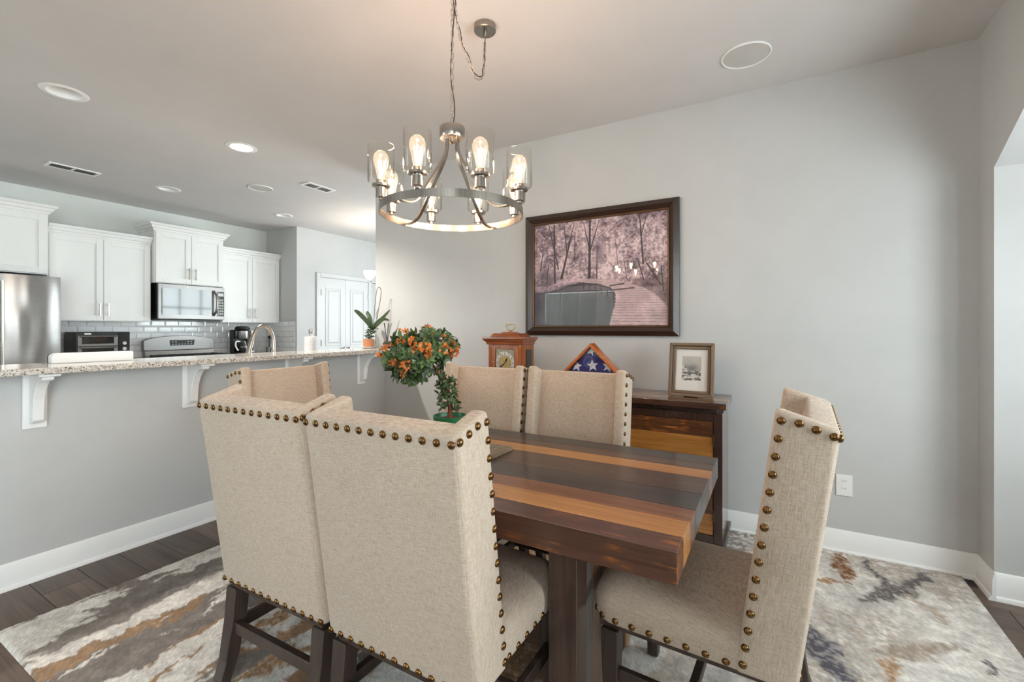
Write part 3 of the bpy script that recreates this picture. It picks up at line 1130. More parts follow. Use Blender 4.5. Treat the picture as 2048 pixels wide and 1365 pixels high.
# ------------------------------------------------------------------ rug
RX0, RX1, RY0, RY1 = 0.565, 3.150, -0.835, 2.80


def make_rug():
    step = 0.0085
    nx, ny = int((RX1 - RX0) / step) + 1, int((RY1 - RY0) / step) + 1
    xs, ys = np.meshgrid(np.linspace(RX0, RX1, nx), np.linspace(RY0, RY1, ny))
    # domain warp so that the brush-like patches get ragged outlines
    wx = xs + .10 * (fbm(xs * 5, ys * 5, 11) - .5) + .07 * (fbm(xs * 15, ys * 15, 13, 3) - .5) + .04 * (fbm(xs * 40, ys * 40, 12, 2) - .5)
    wy = ys + .10 * (fbm(xs * 5, ys * 5, 21) - .5) + .07 * (fbm(xs * 15, ys * 15, 23, 3) - .5) + .04 * (fbm(xs * 40, ys * 40, 22, 2) - .5)
    cream = np.array([238, 232, 224.])
    grey = np.array([142, 133, 126.])
    dark = np.array([104, 98, 100.])
    rust = np.array([178, 138, 100.])
    tan = np.array([196, 178, 160.])
    c = np.ones(xs.shape + (3,)) * cream
    base = fbm(wx * 1.3, wy * 1.3, 31, 3)
    lightside = sstep(0.9, 0.1, ys)           # plainer end of the rug design

    def blend(mask, col):
        nonlocal c
        c = c * (1 - mask[..., None]) + col * mask[..., None]
    # long strokes running across the rug
    st = fbm(wx * 1.15 + 3, wy * 5.5, 41, 5, .55)
    edge = sstep(2.72, 2.5, wy)
    m = sstep(.50, .525, st - .2 * (1 - edge)) * (1 - .93 * lightside)
    blend(m, grey)
    st2 = fbm(wx * 1.3 + 9, wy * 6.0, 51, 5, .55)
    m2 = sstep(.53, .555, st2) * sstep(2.5, 2.25, wy) * (1 - .96 * lightside) * (.62 + .38 * (fbm(xs * 70, ys * 70, 83, 2, .7) > .46))
    blend(m2, rust)
    st3 = fbm(wx * 1.2 + 5, wy * 7.5, 61, 5, .55)
    m3 = sstep(.58, .60, st3) * sstep(2.55, 2.4, wy) * (1 - .95 * lightside)
    blend(m3, cream * .99)
    m4 = sstep(.60, .63, fbm(wx * 2.0 + 15, wy * 6, 71, 5)) * sstep(2.4, 1.7, wy) * (1 - .85 * lightside)
    blend(m4, dark)
    c = c * (.84 + .32 * fbm(xs * 22, ys * 22, 77, 3))[..., None]
    # dry-brush speckle on the plain end
    sp = fbm(xs * 60, ys * 60, 81, 2, .7)
    reg = sstep(.53, .68, fbm(wx * 2.2, wy * 2.2, 91, 4)) * lightside
    blend(sstep(.40, .58, sp) * reg * .7, tan * .94)
    reg2 = sstep(.58, .70, fbm(wx * 2.6 + 7, wy * 2.6, 95, 4)) * lightside
    blend(sstep(.5, .6, sp) * reg2 * .75, grey)

    # individual blots and strokes
    def stroke(a, b, r, col, k=1.0):
        d, t = segdist(wx, wy, a, b)
        rr = r * (0.35 + .65 * np.sin(np.clip(t, .03, .97) * PI))
        blend(sstep(rr * 1.15, rr * .6, d + .05 * (sp - .5)) * k * (.55 + .45 * (sp > .42)), col)
    stroke((3.12, -.34), (2.80, -.33), .045, np.array([138, 92, 56.]))
    stroke((2.80, -.33), (2.72, -.12), .03, rust)
    stroke((3.10, -.44), (2.86, -.50), .028, dark)
    stroke((3.02, -.66), (2.62, -.36), .05, np.array([112, 104, 100.]))
    stroke((3.06, -.70), (2.98, -.64), .035, dark)
    stroke((2.78, -.54), (2.62, -.62), .035, tan)
    stroke((2.30, -.10), (2.02, -.22), .085, np.array([96, 92, 98.]))
    stroke((2.45, -.62), (2.25, -.34), .06, tan * .9)
    stroke((2.25, -.38), (2.02, -.35), .028, rust)
    stroke((2.40, -.70), (2.33, -.71), .022, dark)
    stroke((2.12, -.62), (1.98, -.50), .07, grey * 1.05)
    stroke((1.9, -.1), (1.6, .2), .07, tan)
    stroke((2.02, -.40), (1.96, -.36), .05, rust)
    z = 0.013 + .0035 * rng.random(xs.shape)
    border = np.minimum.reduce([xs - RX0, RX1 - xs, ys - RY0, RY1 - ys])
    z = np.where(border < .004, 0.0015, z)
    c = c * (0.90 + .16 * rng.random(xs.shape))[..., None]
    P = np.stack([xs, ys, z], -1)
    return grid_print('area_rug', P, np.clip(c, 0, 255), vcol_mat('rug_pile', .95, .22, 420.0, .6, 260, .005))


rug = tag(make_rug(), 'large abstract cream, grey and rust area rug under the dining table', 'rug')

# ------------------------------------------------------------------ dining table
TX0, TX1, TY0, TY1, TZ = 1.082, 1.955, 0.19, 2.14, 0.765
WD = {
    'char': wood('charcoal_wood', (48, 42, 40), (74, 66, 62), 'y', 1, .33, .2, rand=11),
    'umber': wood('umber_wood', (70, 50, 40), (102, 76, 62), 'y', 1, .33, .2, rand=12),
    'tan': wood('honey_wood', (168, 110, 58), (204, 146, 86), 'y', 1, .33, .2, contrast=.7, rand=13),
    'brown': wood('mid_brown_wood', (110, 68, 44), (148, 98, 66), 'y', 1, .33, .2, rand=14),
    'red': wood('red_brown_wood', (74, 46, 34), (104, 70, 56), 'y', 1, .33, .2, wear=(168, 98, 36), rand=15),
}
table = thing('dining_table', 'thick-topped wooden dining table of multicoloured planks', 'table')
cuts = [(1.955, 1.850, 'char'), (1.850, 1.765, 'umber'), (1.765, 1.668, 'tan'), (1.668, 1.50, 'umber'), (1.50, 1.362, 'char'), (1.362, 1.272, 'brown'), (1.272, 1.170, 'tan'), (1.170, 1.082, 'red')]
for x1, x0, k in cuts:
    B().box(x0 + .0003, x1 - .0003, TY0, TY1, TZ - .077, TZ).obj('plank', WD[k], table, bevel=(.0022, 2))
WZ = {k: wood('leg_' + k, d, l, 'z', 1, .35, .2, rand=21) for k, d, l in
      (('dark', (58, 42, 36), (86, 64, 54)), ('grey', (96, 88, 86), (130, 120, 116)), ('tan', (150, 112, 74), (184, 146, 104)), ('brown', (108, 78, 58), (140, 108, 86)), ('red', (92, 56, 40), (122, 82, 60)))}
for y0, y1 in ((.500, .592), (1.725, 1.817)):
    px = 1.25
    for w_, k in ((.085, 'dark'), (.07, 'grey'), (.09, 'brown'), (.11, 'tan'), (.08, 'red'), (.085, 'dark'), (.05, 'tan')):
        ins = 0 if px == 1.25 or px > 1.70 else .008
        B().box(px, px + w_ - .0008, y0 + ins, y1 - ins, .02, TZ - .078).obj('leg_board', WZ[k], table, bevel=(.002, 1))
        px += w_
B().box(1.47, 1.57, .593, 1.724, .12, .22).obj('stretcher', WD['umber'], table, bevel=(.004, 1))

# placemats
t = thing('placemat_stack', 'thin stack of woven brown placemats on the table', 'placemat', (1.485, 1.06, TZ + .0008), R(-1))
pm = [wood('placemat_%d' % i, (122, 104, 84), (170, 150, 124), 'x', 2.0, .6) for i in range(2)]
for i in range(4):
    B().box(-.165 + .002 * i, .165 - .001 * i, -.112, .11 - .002 * i, i * .0042, i * .0042 + .0036).obj('placemat', pm[i % 2], t, bevel=(.001, 1))

# ------------------------------------------------------------------ upholstered chairs
CW = 0.525


def seat_outline(inset, front=.627, back=.12, hw=.252, r=.075, n=7):
    x1, x0, h = front - inset, back, hw - inset
    rr = max(.012, r - inset * .5)
    pts = [(x0, -h)]
    for i in range(n):
        a = -PI / 2 + (PI / 2) * i / (n - 1)
        pts.append((x1 - rr + rr * math.cos(a), -h + rr + rr * math.sin(a)))
    pts_m = [(x1 + .014, 0)]
    out = pts + pts_m + [(x, -y) for x, y in reversed(pts)]
    return out


def nail_at(me, parent, p, nrm):
    o = link('nailhead', me, None, parent)
    o.location = p
    o.rotation_euler = Vector(nrm).to_track_quat('Z', 'Y').to_euler()
    return o


def make_chair():
    t = thing('dining_chair', 'x', 'chair', (0, 0, 0), 0, 'beige wingback dining chairs')
    hw = CW / 2
    LN = .1338                        # lean per metre of height

    def bx(z):                        # outer back surface
        return (1.02 - z) * LN

    def fx(z):                        # front edge of the wings
        return .133 + (1.062 - z) * LN
    # back slab
    b = B().hexa([(bx(.375), -hw + .004, .375), (bx(.375) + .085, -hw + .004, .375), (bx(.375) + .085, hw - .004, .375), (bx(.375), hw - .004, .375),
                  (bx(1.02), -hw + .004, 1.02), (bx(1.03) + .07, -hw + .004, 1.038), (bx(1.03) + .07, hw - .004, 1.038), (bx(1.02), hw - .004, 1.02)])
    back = b.obj('backrest', M['linen'], t, smooth=50, bevel=(.012, 3))
    # padded inner face
    rows = []
    for i in range(9):
        v = i / 8
        z = .46 + (1.012 - .46) * v
        row = []
        for j in range(9):
            u = j / 8
            y = -hw + .05 + (CW - .10) * u
            puff = .022 * (1 - (2 * u - 1) ** 4) * (1 - (2 * v - 1) ** 6) + .004
            row.append((bx(z) + .0655 + .012 * (1 - v) + puff, y, z))
        rows.append(row)
    vs = [p for r_ in rows for p in r_]
    fs = [(i * 9 + j, i * 9 + j + 1, (i + 1) * 9 + j + 1, (i + 1) * 9 + j) for i in range(8) for j in range(8)]
    B().add(vs, fs).obj('back_cushion', M['linen'], back, smooth=180)
    for s in (-1, 1):
        y0, y1 = sorted((s * hw, s * (hw - .052)))
        w = B().hexa([(bx(.375) + .002, y0, .375), (fx(.375), y0, .375), (fx(.375), y1, .375), (bx(.375) + .002, y1, .375),
                      (bx(1.02) + .002, y0, 1.021), (fx(1.062), y0, 1.062), (fx(1.062), y1, 1.062), (bx(1.02) + .002, y1, 1.021)])
        w.obj('wing', M['linen'], t, smooth=50, bevel=(.014, 3))
    # seat
    rings = []
    for z, ins in ((.375, .004), (.385, 0), (.43, -.003), (.452, .002), (.468, .014), (.480, .034), (.488, .062), (.494, .10), (.497, .15), (.498, .20)):
        rings.append([(x, y, z) for x, y in seat_outline(ins)])
    B().rings(rings).obj('seat', M['linen'], t, smooth=60)
    B().box(.10, .60, -.235, .235, .355, .3745).obj('seat_rail', M['legwood'], t)
    # legs
    for s in (-1, 1):
        y = s * .225
        rs = []
        for z, x, h in ((.3546, .118, .027), (.25, .108, .026), (.12, .085, .023), (.0004, .045, .020)):
            rs.append([(x - h, y - h, z), (x + h, y - h, z), (x + h, y + h, z), (x - h, y + h, z)])
        B().rings(rs).obj('leg', M['legwood'], t, bevel=(.003, 1))
        rs = []
        for z, h in ((.3546, .026), (.0004, .019)):
            rs.append([(.565 - h, y - h, z), (.565 + h, y - h, z), (.565 + h, y + h, z), (.565 - h, y + h, z)])
        B().rings(rs).obj('leg', M['legwood'], t, bevel=(.003, 1))
        B().box(.125, .545, y - .011, y + .011, .20, .238).obj('stretcher', M['legwood'], t, bevel=(.002, 1))
    B().box(.088, .112, -.205, .205, .205, .243).obj('stretcher', M['legwood'], t, bevel=(.002, 1))
    B().box(.33, .354, -.213, .213, .206, .235).obj('stretcher', M['legwood'], t, bevel=(.002, 1))
    # nail heads
    nm = B().lathe([(.0100, -.001), (.0101, .0008), (.0086, .0038), (.0050, .0060), (.0004, .0068)], n=10).mesh('nailhead', smooth=60)
    nm.materials.append(M['brass'])
    nb = Vector((-1, 0, -LN)).normalized()
    for i in range(13):
        y = -hw + .014 + (CW - .028) * i / 12
        nail_at(nm, t, (bx(1.002) - .0003, y, 1.002), nb)
        nail_at(nm, t, (bx(.388) - .0003, y, .388), nb)
    for s in (-1, 1):
        ny = (0, s, 0)
        for i in range(0, 3):
            u = .02 + .30 * i
            nail_at(nm, t, (.012 + u * .115, s * (hw + .0002), 1.006 + .041 * u * .95), ny)
        for i in range(15):
            z = 1.033 - .63 * i / 14
            nail_at(nm, t, (fx(z) - .016, s * (hw + .0002), z), ny)
        for i in range(7):
            x = .245 + .30 * i / 6
            nail_at(nm, t, (x, s * .2522, .389), ny)
        for k in (2, 4):
            o1 = seat_outline(0)[1 + k]
            a = -PI / 2 + (PI / 2) * k / 6
            nail_at(nm, t, (o1[0], s * -o1[1], .389), (math.cos(a), s * -math.sin(a), 0))
    for i in range(8):
        y = -.165 + .33 * i / 7
        nail_at(nm, t, (.6275 + .013 * (1 - abs(y) / .177), y, .389), (1, 0, 0))
    return t


CH = [((.795, .860), 0.0, 'beige wingback chair with its back to the viewer, nearest in front'),
      ((.797, 1.410), 1.0, 'beige wingback chair seen from behind, touching the nearest chair'),
      ((2.268, .868), 180.0, 'beige wingback chair on the far table side, before the flag case'),
      ((2.264, 1.418), 180.0, 'beige wingback chair on the far table side, before the mantel clock'),
      ((1.545, -.150), 87.0, 'beige wingback chair at the table end nearest the bay opening'),
      ((1.575, 2.470), -90.0, 'beige wingback chair at the table end below the bar')]
chair = make_chair()
for i, ((x, y), a, lb) in enumerate(CH):
    c = chair if i == 0 else copy_tree(chair)
    c.location = (x, y, .0165)
    c.rotation_euler = (0, 0, R(a))
    c['label'] = lb

# ------------------------------------------------------------------ sideboard
SB = {
    'frame': wood('sideboard_dark', (40, 24, 20), (62, 38, 30), 'z', 1, .25, .5, rand=31),
    'top1': wood('sideboard_top_brown', (98, 64, 44), (140, 98, 70), 'y', 1, .22, .6, rand=32),
    'top2': wood('sideboard_top_dark', (56, 36, 28), (84, 56, 44), 'y', 1, .22, .6, wear=(150, 84, 34), rand=33),
    'top3': wood('sideboard_top_tan', (150, 112, 76), (184, 144, 102), 'y', 1, .22, .6, rand=34),
    'd1': wood('sideboard_plank_umber', (60, 36, 20), (98, 58, 30), 'y', 1, .25, .5, wear=(170, 96, 36), rand=35),
    'd2': wood('sideboard_plank_honey', (138, 88, 38), (176, 122, 60), 'y', 1, .25, .5, rand=36),
    'd3': wood('sideboard_plank_cocoa', (74, 46, 30), (110, 70, 44), 'y', 1, .25, .5, rand=38),
    'side': wood('sideboard_side', (86, 68, 58), (140, 116, 100), 'z', 1, .22, .6, rand=39),
}
sb = thing('sideboard', 'plank-fronted wooden sideboard against the wall under the big picture', 'sideboard')
SX0, SX1, SY0, SY1 = 2.765, 3.135, .245, 1.985
B().box(SX0 + .012, SX1, SY0 + .012, SY1 - .012, .075, .795).obj('carcass', SB['frame'], sb)
B().box(SX0 + .02, SX1 - .01, SY0 + .03, SY1 - .03, .7955, .8245).obj('neck_rail', SB['frame'], sb)
for x0, x1, k in ((2.735, 2.83, 'top2'), (2.83, 2.94, 'top3'), (2.94, 3.04, 'top1'), (3.04, 3.145, 'top2')):
    B().box(x0 + .0003, x1 - .0003, SY0 - .02, SY1 + .02, .825, .86).obj('top_board', SB[k], sb, bevel=(.003, 2))
B().box(SX0 - .016, SX1 + .005, SY0 - .016, SY1 + .016, .035, .074).obj('plinth_moulding', SB['frame'], sb, bevel=(.008, 2))
for x_ in (SX0 + .02, SX1 - .03):
    for y_ in (SY0 + .02, SY1 - .02):
        B().box(x_ - .028, x_ + .028, y_ - .028, y_ + .028, .0168, .0345).obj('foot', SB['frame'], sb)
fw = B()
ys_ = [SY0, SY0 + .045, SY0 + .045 + .52, SY0 + .045 + .565, SY0 + .045 + 1.085, SY0 + .045 + 1.13, SY1 - .045, SY1]
for a, b_ in ((0, 1), (2, 3), (4, 5), (6, 7)):
    fw.box(SX0 - .012, SX0 + .0115, ys_[a], ys_[b_], .0745, .795)
for a, b_ in ((1, 2), (3, 4), (5, 6)):
    fw.box(SX0 - .012, SX0 + .0115, ys_[a], ys_[b_], .755, .795)
    fw.box(SX0 - .012, SX0 + .0115, ys_[a], ys_[b_], .0745, .115)
fw.obj('face_frame', SB['frame'], sb, bevel=(.002, 1))
for di, (a, b_) in enumerate(((1, 2), (3, 4), (5, 6))):
    y0, y1 = ys_[a] + .002, ys_[b_] - .002
    dr = B().box(SX0 + .004, SX0 + .0115, y0, y1, .117, .753).obj('cabinet_door', SB['frame'], sb)
    z = .753
    for h, k in ((.088, 'd1'), (.122, 'd2'), (.11, 'd3'), (.10, 'd1'), (.10, 'd3'), (.116, 'd2')):
        B().box(SX0 - .007, SX0 + .0038, y0 + .001, y1 - .001, z - h + .0006, z - .0006).obj('plank', SB[k], dr, bevel=(.0015, 1))
        z -= h
    for hz in (.65, .23):
        B().tube([(SX0 - .014, y0 - .001, hz - .03), (SX0 - .014, y0 - .001, hz + .03)], .005, 8).obj('hinge', M['brass'], dr, smooth=40)
    B().lathe([(.006, 0), (.006, -.012), (.014, -.02), (.012, -.03), (.002, -.032)], (SX0 - .0072, y1 - .04, .45), 12, axis='x').obj('knob', M['brass'], dr, smooth=50)
for y_, s in ((SY0 + .0115, 1), (SY1 - .0115, -1)):
    for k in range(3):
        xa = SX0 + .0125 + k * .119
        ya, yb = sorted((y_, y_ - s * .010))
        B().box(xa, xa + .118, ya, yb, .0765, .7945).obj('side_board', SB['side'], sb, bevel=(.002, 1))

# ------------------------------------------------------------------ mantel clock
CK = wood('cherry_wood', (122, 58, 18), (176, 96, 36), 'z', 1.4, .25, .5, rand=41)
CKH = wood('cherry_wood_cross', (112, 52, 18), (160, 84, 34), 'y', 1.4, .25, .5, rand=42)
t = thing('mantel_clock', 'cherry wood mantel clock with brass handle and silver dial', 'clock', (2.83, 1.672, .861))
# local: front looks along -x, width along y
hwk = .142
B().box(-.055, .175, -hwk - .03, hwk + .03, 0, .03).obj('plinth', CKH, t, bevel=(.006, 2))
bd = B().box(-.02, .15, -hwk, hwk, .0305, .295).obj('case', CK, t)
prof = [(0, 0), (.008, .004), (.010, .018), (.022, .028), (.026, .038), (.034, .044), (.034, .054), (0, .054)]
rs = []
for px, py, nx, ny in ((.15, -hwk, 0, -1), (-.03, -hwk, -1, -1), (-.03, hwk, -1, 1), (.15, hwk, 0, 1)):
    rs.append([(px + nx * a, py + ny * a, .2955 + z) for a, z in prof])
B().rings(rs).obj('cornice', CKH, t, smooth=30)
for k, (ins, z0, z1) in enumerate(((0.0, .35, .378), (.055, .3785, .388))):
    B().hexa([(-.035 + ins, -.128 + ins, z0), (.14 - ins, -.128 + ins, z0), (.14 - ins, .128 - ins, z0), (-.035 + ins, .128 - ins, z0),
              (-.015 + ins, -.105 + ins, z1), (.12 - ins, -.105 + ins, z1), (.12 - ins, .105 - ins, z1), (-.015 + ins, .105 - ins, z1)]).obj('bell_top', CKH, t, bevel=(.006, 3), smooth=50)
hd_ = B().tube(bz([(.053, -.018, .395), (.053, -.038, .42), (.053, -.036, .436), (.053, 0, .443), (.053, .036, .436), (.053, .038, .42), (.053, .018, .395)], 5), .0042, 8)
hd_.lathe([(.016, .3885), (.013, .397), (.006, .4)], (.053, 0, 0), 12)
hd_.obj('carry_handle', M['brass_bright'], t, smooth=60)
dr = B()
for q in ((-.112, -.080, .035, .29), (.080, .112, .035, .29), (-.080, .080, .035, .06), (-.080, .080, .264, .29)):
    dr.box(-.033, -.0205, q[0], q[1], q[2], q[3])
dr = dr.obj('front_door', CK, t, bevel=(.002, 1))
for s in (-1, 1):
    B().lathe([(.012, .031), (.013, .05), (.010, .06), (.010, .26), (.013, .272), (.013, .2945)], (-.026, s * .122, 0), 12).obj('column', CK, t, smooth=50)
B().lathe([(.005, 0), (.003, -.008), (.006, -.014), (.001, -.018)], (-.033, .085, .17), 10, axis='x').obj('door_knob', M['brass_bright'], dr, smooth=50)
B().box(-.0225, -.0206, -.0795, .0795, .0605, .2635).obj('dial_plate', plain('etched_brass', (150, 144, 128), .4, .6, var=.4, vs=160), t)
dial = B().lathe([(.077, -.0226), (.077, -.0245), (.055, -.0245), (.055, -.0226)], (0, 0, .165), 32, axis='x', cap=False).obj('chapter_ring', plain('silver_ring', (206, 208, 210), .3, .5, var=.2, vs=250), t)
B().lathe([(.0545, -.0226), (.0545, -.0235), (.001, -.0236)], (0, 0, .165), 28, axis='x').obj('dial_centre', plain('gilt_centre', (176, 152, 104), .35, .7, var=.2, vs=120), t)
for k in range(12):
    a = 2 * PI * k / 12
    cy, cz = .066 * math.sin(a), .165 + .066 * math.cos(a)
    B().box(-.0258, -.0246, cy - .0022, cy + .0022, cz - .0055, cz + .0055).obj('hour_mark', M['black'], dial)
for nm_, a, L_, w_ in (('hour_hand', R(-28), .042, .006), ('minute_hand', R(128), .064, .005)):
    # local +y points to the left of the viewer
    dy, dz = math.sin(-a) * -1, math.cos(a)
    dy = -math.sin(a) if nm_ == 'x' else math.sin(a)
    p0 = Vector((-.0275, 0, .165))
    dv = Vector((0, dy, dz))
    sd = Vector((0, dz, -dy))
    q = [p0 - dv * .01, p0 + dv * L_ * .6 + sd * w_, p0 + dv * L_, p0 + dv * L_ * .6 - sd * w_]
    B().add(q + [v + Vector((.0012, 0, 0)) for v in q], [(0, 1, 2, 3), (7, 6, 5, 4), (0, 4, 5, 1), (1, 5, 6, 2), (2, 6, 7, 3), (3, 7, 4, 0)]).obj(nm_, M['black'], dial)
for k in range(3):
    a = R(-50 + 40 * k) + R(20)
    B().lathe([(.007, -.0226), (.007, -.0252), (.001, -.0255)], (0, .036 * math.sin(a + R(10)), .232 + .008 * math.cos(a)), 12, axis='x').obj('moon_disc', M['white_plastic'], t)
B().box(-.030, -.0285, -.0798, .0798, .0603, .2638).obj('front_glass', M['glass'], t)
for s in (-1, 1):
    y0, y1 = sorted((s * (hwk + .0006), s * (hwk + .004)))
    B().prism([(.03, .06), (.11, .06), (.11, .25), (.10, .262), (.04, .262), (.03, .25)], 'y', y0, y1).obj('side_window', M['blackglass'], t)

# ------------------------------------------------------------------ flag case
FW = wood('flag_case_oak', (168, 84, 34), (206, 116, 56), 'y', 1.2, .25, .4, rand=43)
t = thing('flag_case', 'triangular wooden case holding a folded star-spangled blue flag', 'flag case', (2.90, 1.05, .912))
hb, ht = .262, .264
B().box(-.05, .05, -.20, .20, -.0505, -.0005).obj('case_stand', FW, t, bevel=(.003, 1))
# local: front at x=-.04, back x=.04
outer = [(-hb, 0), (hb, 0), (0, ht)]


def inset_tri(d):
    k = 1 - d / .1118
    cy, cz = 0, .1118
    return [(cy + (y - cy) * k, cz + (z - cz) * k) for y, z in outer]


it = inset_tri(.017)
for i in range(3):
    a, b_, c_, d_ = outer[i], outer[(i + 1) % 3], it[(i + 1) % 3], it[i]
    B().prism([a, b_, c_, d_], 'x', -.045, .045).obj('case_rail', FW, t, bevel=(.002, 1))
B().prism(inset_tri(.0175), 'x', .034, .042).obj('back_board', FW, t)
blue = plain('flag_blue', (44, 46, 112), .85, var=.18, vs=18, bump=.3, bs=300)
flag = B().prism(inset_tri(.019), 'x', -.012, .0335).obj('folded_flag', blue, t, bevel=(.004, 2))
star_m = plain('star_white', (222, 220, 222), .8, var=.03)


def star(cy, cz, r, rot):
    pts = []
    for k in range(10):
        rr = r if k % 2 == 0 else r * .42
        a = PI / 2 + rot + k * PI / 5
        pts.append((cy + rr * math.cos(a), cz + rr * math.sin(a)))
    return pts


def clip_tri(pts, tri):
    out = pts
    n = len(tri)
    for i in range(n):
        a, b_ = tri[i], tri[(i + 1) % n]
        new = []
        for j in range(len(out)):
            p, q = out[j], out[(j + 1) % len(out)]
            sp = (b_[0] - a[0]) * (p[1] - a[1]) - (b_[1] - a[1]) * (p[0] - a[0])
            sq = (b_[0] - a[0]) * (q[1] - a[1]) - (b_[1] - a[1]) * (q[0] - a[0])
            if sp >= 0:
                new.append(p)
            if sp * sq < 0:
                u = sp / (sp - sq)
                new.append((p[0] + (q[0] - p[0]) * u, p[1] + (q[1] - p[1]) * u))
        out = new
        if not out:
            break
    return out


trii = inset_tri(.024)
for cy, cz, r_, rot in ((0.0, .212, .034, .35), (-.007, .115, .042, -.1), (.105, .108, .040, .12), (-.112, .112, .040, .2)):
    pts = clip_tri(star(cy, cz, r_, rot), trii)
    if len(pts) > 2:
        B().prism(pts, 'x', -.0135, -.0121).obj('star', star_m, flag)
for cy, cz, r_, rot in ((.16, .04, .03, 0.1), (.05, .035, .03, -.1), (-.06, .035, .03, .1), (-.17, .04, .03, 0)):
    pts = clip_tri(star(cy, cz, r_, rot), trii)
    if len(pts) > 2:
        B().prism(pts, 'x', -.0135, -.0121).obj('star', star_m, flag)
em = plain('etched_emblem', (120, 124, 170), .6, var=.3, vs=200)
e = B()
for r_ in (.038, .030, .016):
    e.lathe([(r_ - .0012, -.0336), (r_, -.0336), (r_, -.0331), (r_ - .0012, -.0331)], (0, .012, .14), 28, axis='x', cap=False)
for k in range(18):
    a = 2 * PI * k / 18
    e.box(-.0336, -.0331, .012 + .0335 * math.cos(a) - .0012, .012 + .0335 * math.cos(a) + .0012, .14 + .0335 * math.sin(a) - .0015, .14 + .0335 * math.sin(a) + .0015)
for k in range(5):
    e.box(-.0336, -.0331, .012 - .009 + k * .004, .012 - .0078 + k * .004, .13, .149 - abs(k - 2) * .003)
e.obj('etched_seal', em, t)
B().prism(inset_tri(.0178), 'x', -.033, -.031).obj('front_glass', M['pane'], t)

# ------------------------------------------------------------------ small leaning frame
FR = wood('weathered_frame', (92, 74, 58), (142, 118, 94), 'y', 1.4, .55, rand=44)
FRZ = wood('weathered_frame_upright', (92, 74, 58), (142, 118, 94), 'z', 1.4, .55, rand=45)
t = thing('photo_frame', 'small weathered wood frame with seascape print on the sideboard', 'picture frame', (2.905, .432, .862))
t.rotation_euler = (0, R(12), 0)
fw_, fh_ = .127, .325


def frame_rails(parent, hw_, z0, z1, w, x0, x1, mh, mv, name='frame_rail', bev=.003):
    B().prism([(-hw_, z0), (hw_, z0), (hw_ - w, z0 + w), (-hw_ + w, z0 + w)], 'x', x0, x1).obj(name, mh, parent, bevel=(bev, 1))
    B().prism([(-hw_, z1), (hw_, z1), (hw_ - w, z1 - w), (-hw_ + w, z1 - w)], 'x', x0, x1).obj(name, mh, parent, bevel=(bev, 1))
    for s in (-1, 1):
        B().prism([(s * hw_, z0), (s * hw_, z1), (s * (hw_ - w), z1 - w), (s * (hw_ - w), z0 + w)], 'x', x0, x1).obj(name, mv, parent, bevel=(bev, 1))


frame_rails(t, fw_, 0, fh_, .018, -.030, .004, FR, FRZ)
frame_rails(t, fw_ - .0182, .0182, fh_ - .0182, .018, -.018, .004, FR, FRZ, 'inner_rail')
mat_b = B().box(-.003, .003, -fw_ + .0365, fw_ - .0365, .0365, fh_ - .0365).obj('mat_board', plain('mat_board', (232, 226, 220), .8, var=.01), t)
ny_, nx_ = 80, 56
uu, vv = np.meshgrid(np.linspace(0, 1, nx_), np.linspace(0, 1, ny_))
sky = 158 + 30 * vv - 60 * np.exp(-((uu - .5) ** 2 / .08 + (vv - .52) ** 2 / .02)) + 26 * (fbm(uu * 5, vv * 5, 5) - .5)
wave = fbm(uu * 5, vv * 16, 9, 4)
sea = np.where(wave > .52, 212, np.where(wave > .42, 150, 84)) + 20 * (fbm(uu * 30, vv * 40, 3, 2) - .5)
hor = .40 + .06 * (fbm(uu * 6, vv * 0, 8) - .5) + .22 * np.exp(-(uu - .08) ** 2 / .03)
g_ = np.where(vv > hor, sky, sea)
rgb = np.stack([g_ * 1.0, g_ * .965, g_ * .92], -1)
P = np.stack([np.full(uu.shape, -.0036), .054 - uu * .108, .098 + vv * .148], -1)
grid_print('seascape_print', P, np.clip(rgb, 0, 255), vcol_mat('print_seascape', .7), t)
B().box(-.0075, -.006, -fw_ + .0364, fw_ - .0364, .0364, fh_ - .0364).obj('glass_pane', M['pane'], t)
B().hexa([(.006, -.04, .0), (.010, -.04, 0), (.010, .04, 0), (.006, .04, 0), (.006, -.03, .24), (.010, -.03, .24), (.010, .03, .24), (.006, .03, .24)]).obj('easel_back', M['black'], t)

# ------------------------------------------------------------------ large framed picture
PY0, PY1, PZ0, PZ1 = .539, 1.688, 1.222, 2.144
pc, ph = (PY0 + PY1) / 2, (PY1 - PY0) / 2
FB = wood('espresso_frame', (44, 30, 24), (66, 46, 36), 'y', 1.5, .32, .25, contrast=.6, rand=46)
FBZ = wood('espresso_frame_upright', (44, 30, 24), (66, 46, 36), 'z', 1.5, .32, .25, contrast=.6, rand=47)
GOLD = plain('bronze_lip', (96, 66, 42), .35, .5)
t = thing('framed_picture', 'large dark-framed picture of a pink forest boardwalk over water', 'picture', (XW - .001, pc, PZ0))
H_ = PZ1 - PZ0


def bevel_rail(a0, a1, b0, b1, mat, nm):
    """mitred rail sloping from the outer edge (thick) to the inner edge"""
    (ya, za), (yb, zb), (yc, zc), (yd, zd) = a0, a1, b1, b0
    B().add([(0, ya, za), (0, yb, zb), (0, yc, zc), (0, yd, zd), (-.030, ya, za), (-.030, yb, zb), (-.052, yb + (yc - yb) * .55, zb + (zc - zb) * .55), (-.052, ya + (yd - ya) * .55, za + (zd - za) * .55), (-.030, yc, zc), (-.030, yd, zd)],
            [(0, 3, 2, 1), (0, 1, 5, 4), (4, 5, 6, 7), (7, 6, 8, 9), (3, 9, 8, 2), (0, 4, 7, 9, 3), (1, 2, 8, 6, 5)]).obj(nm, mat, t)


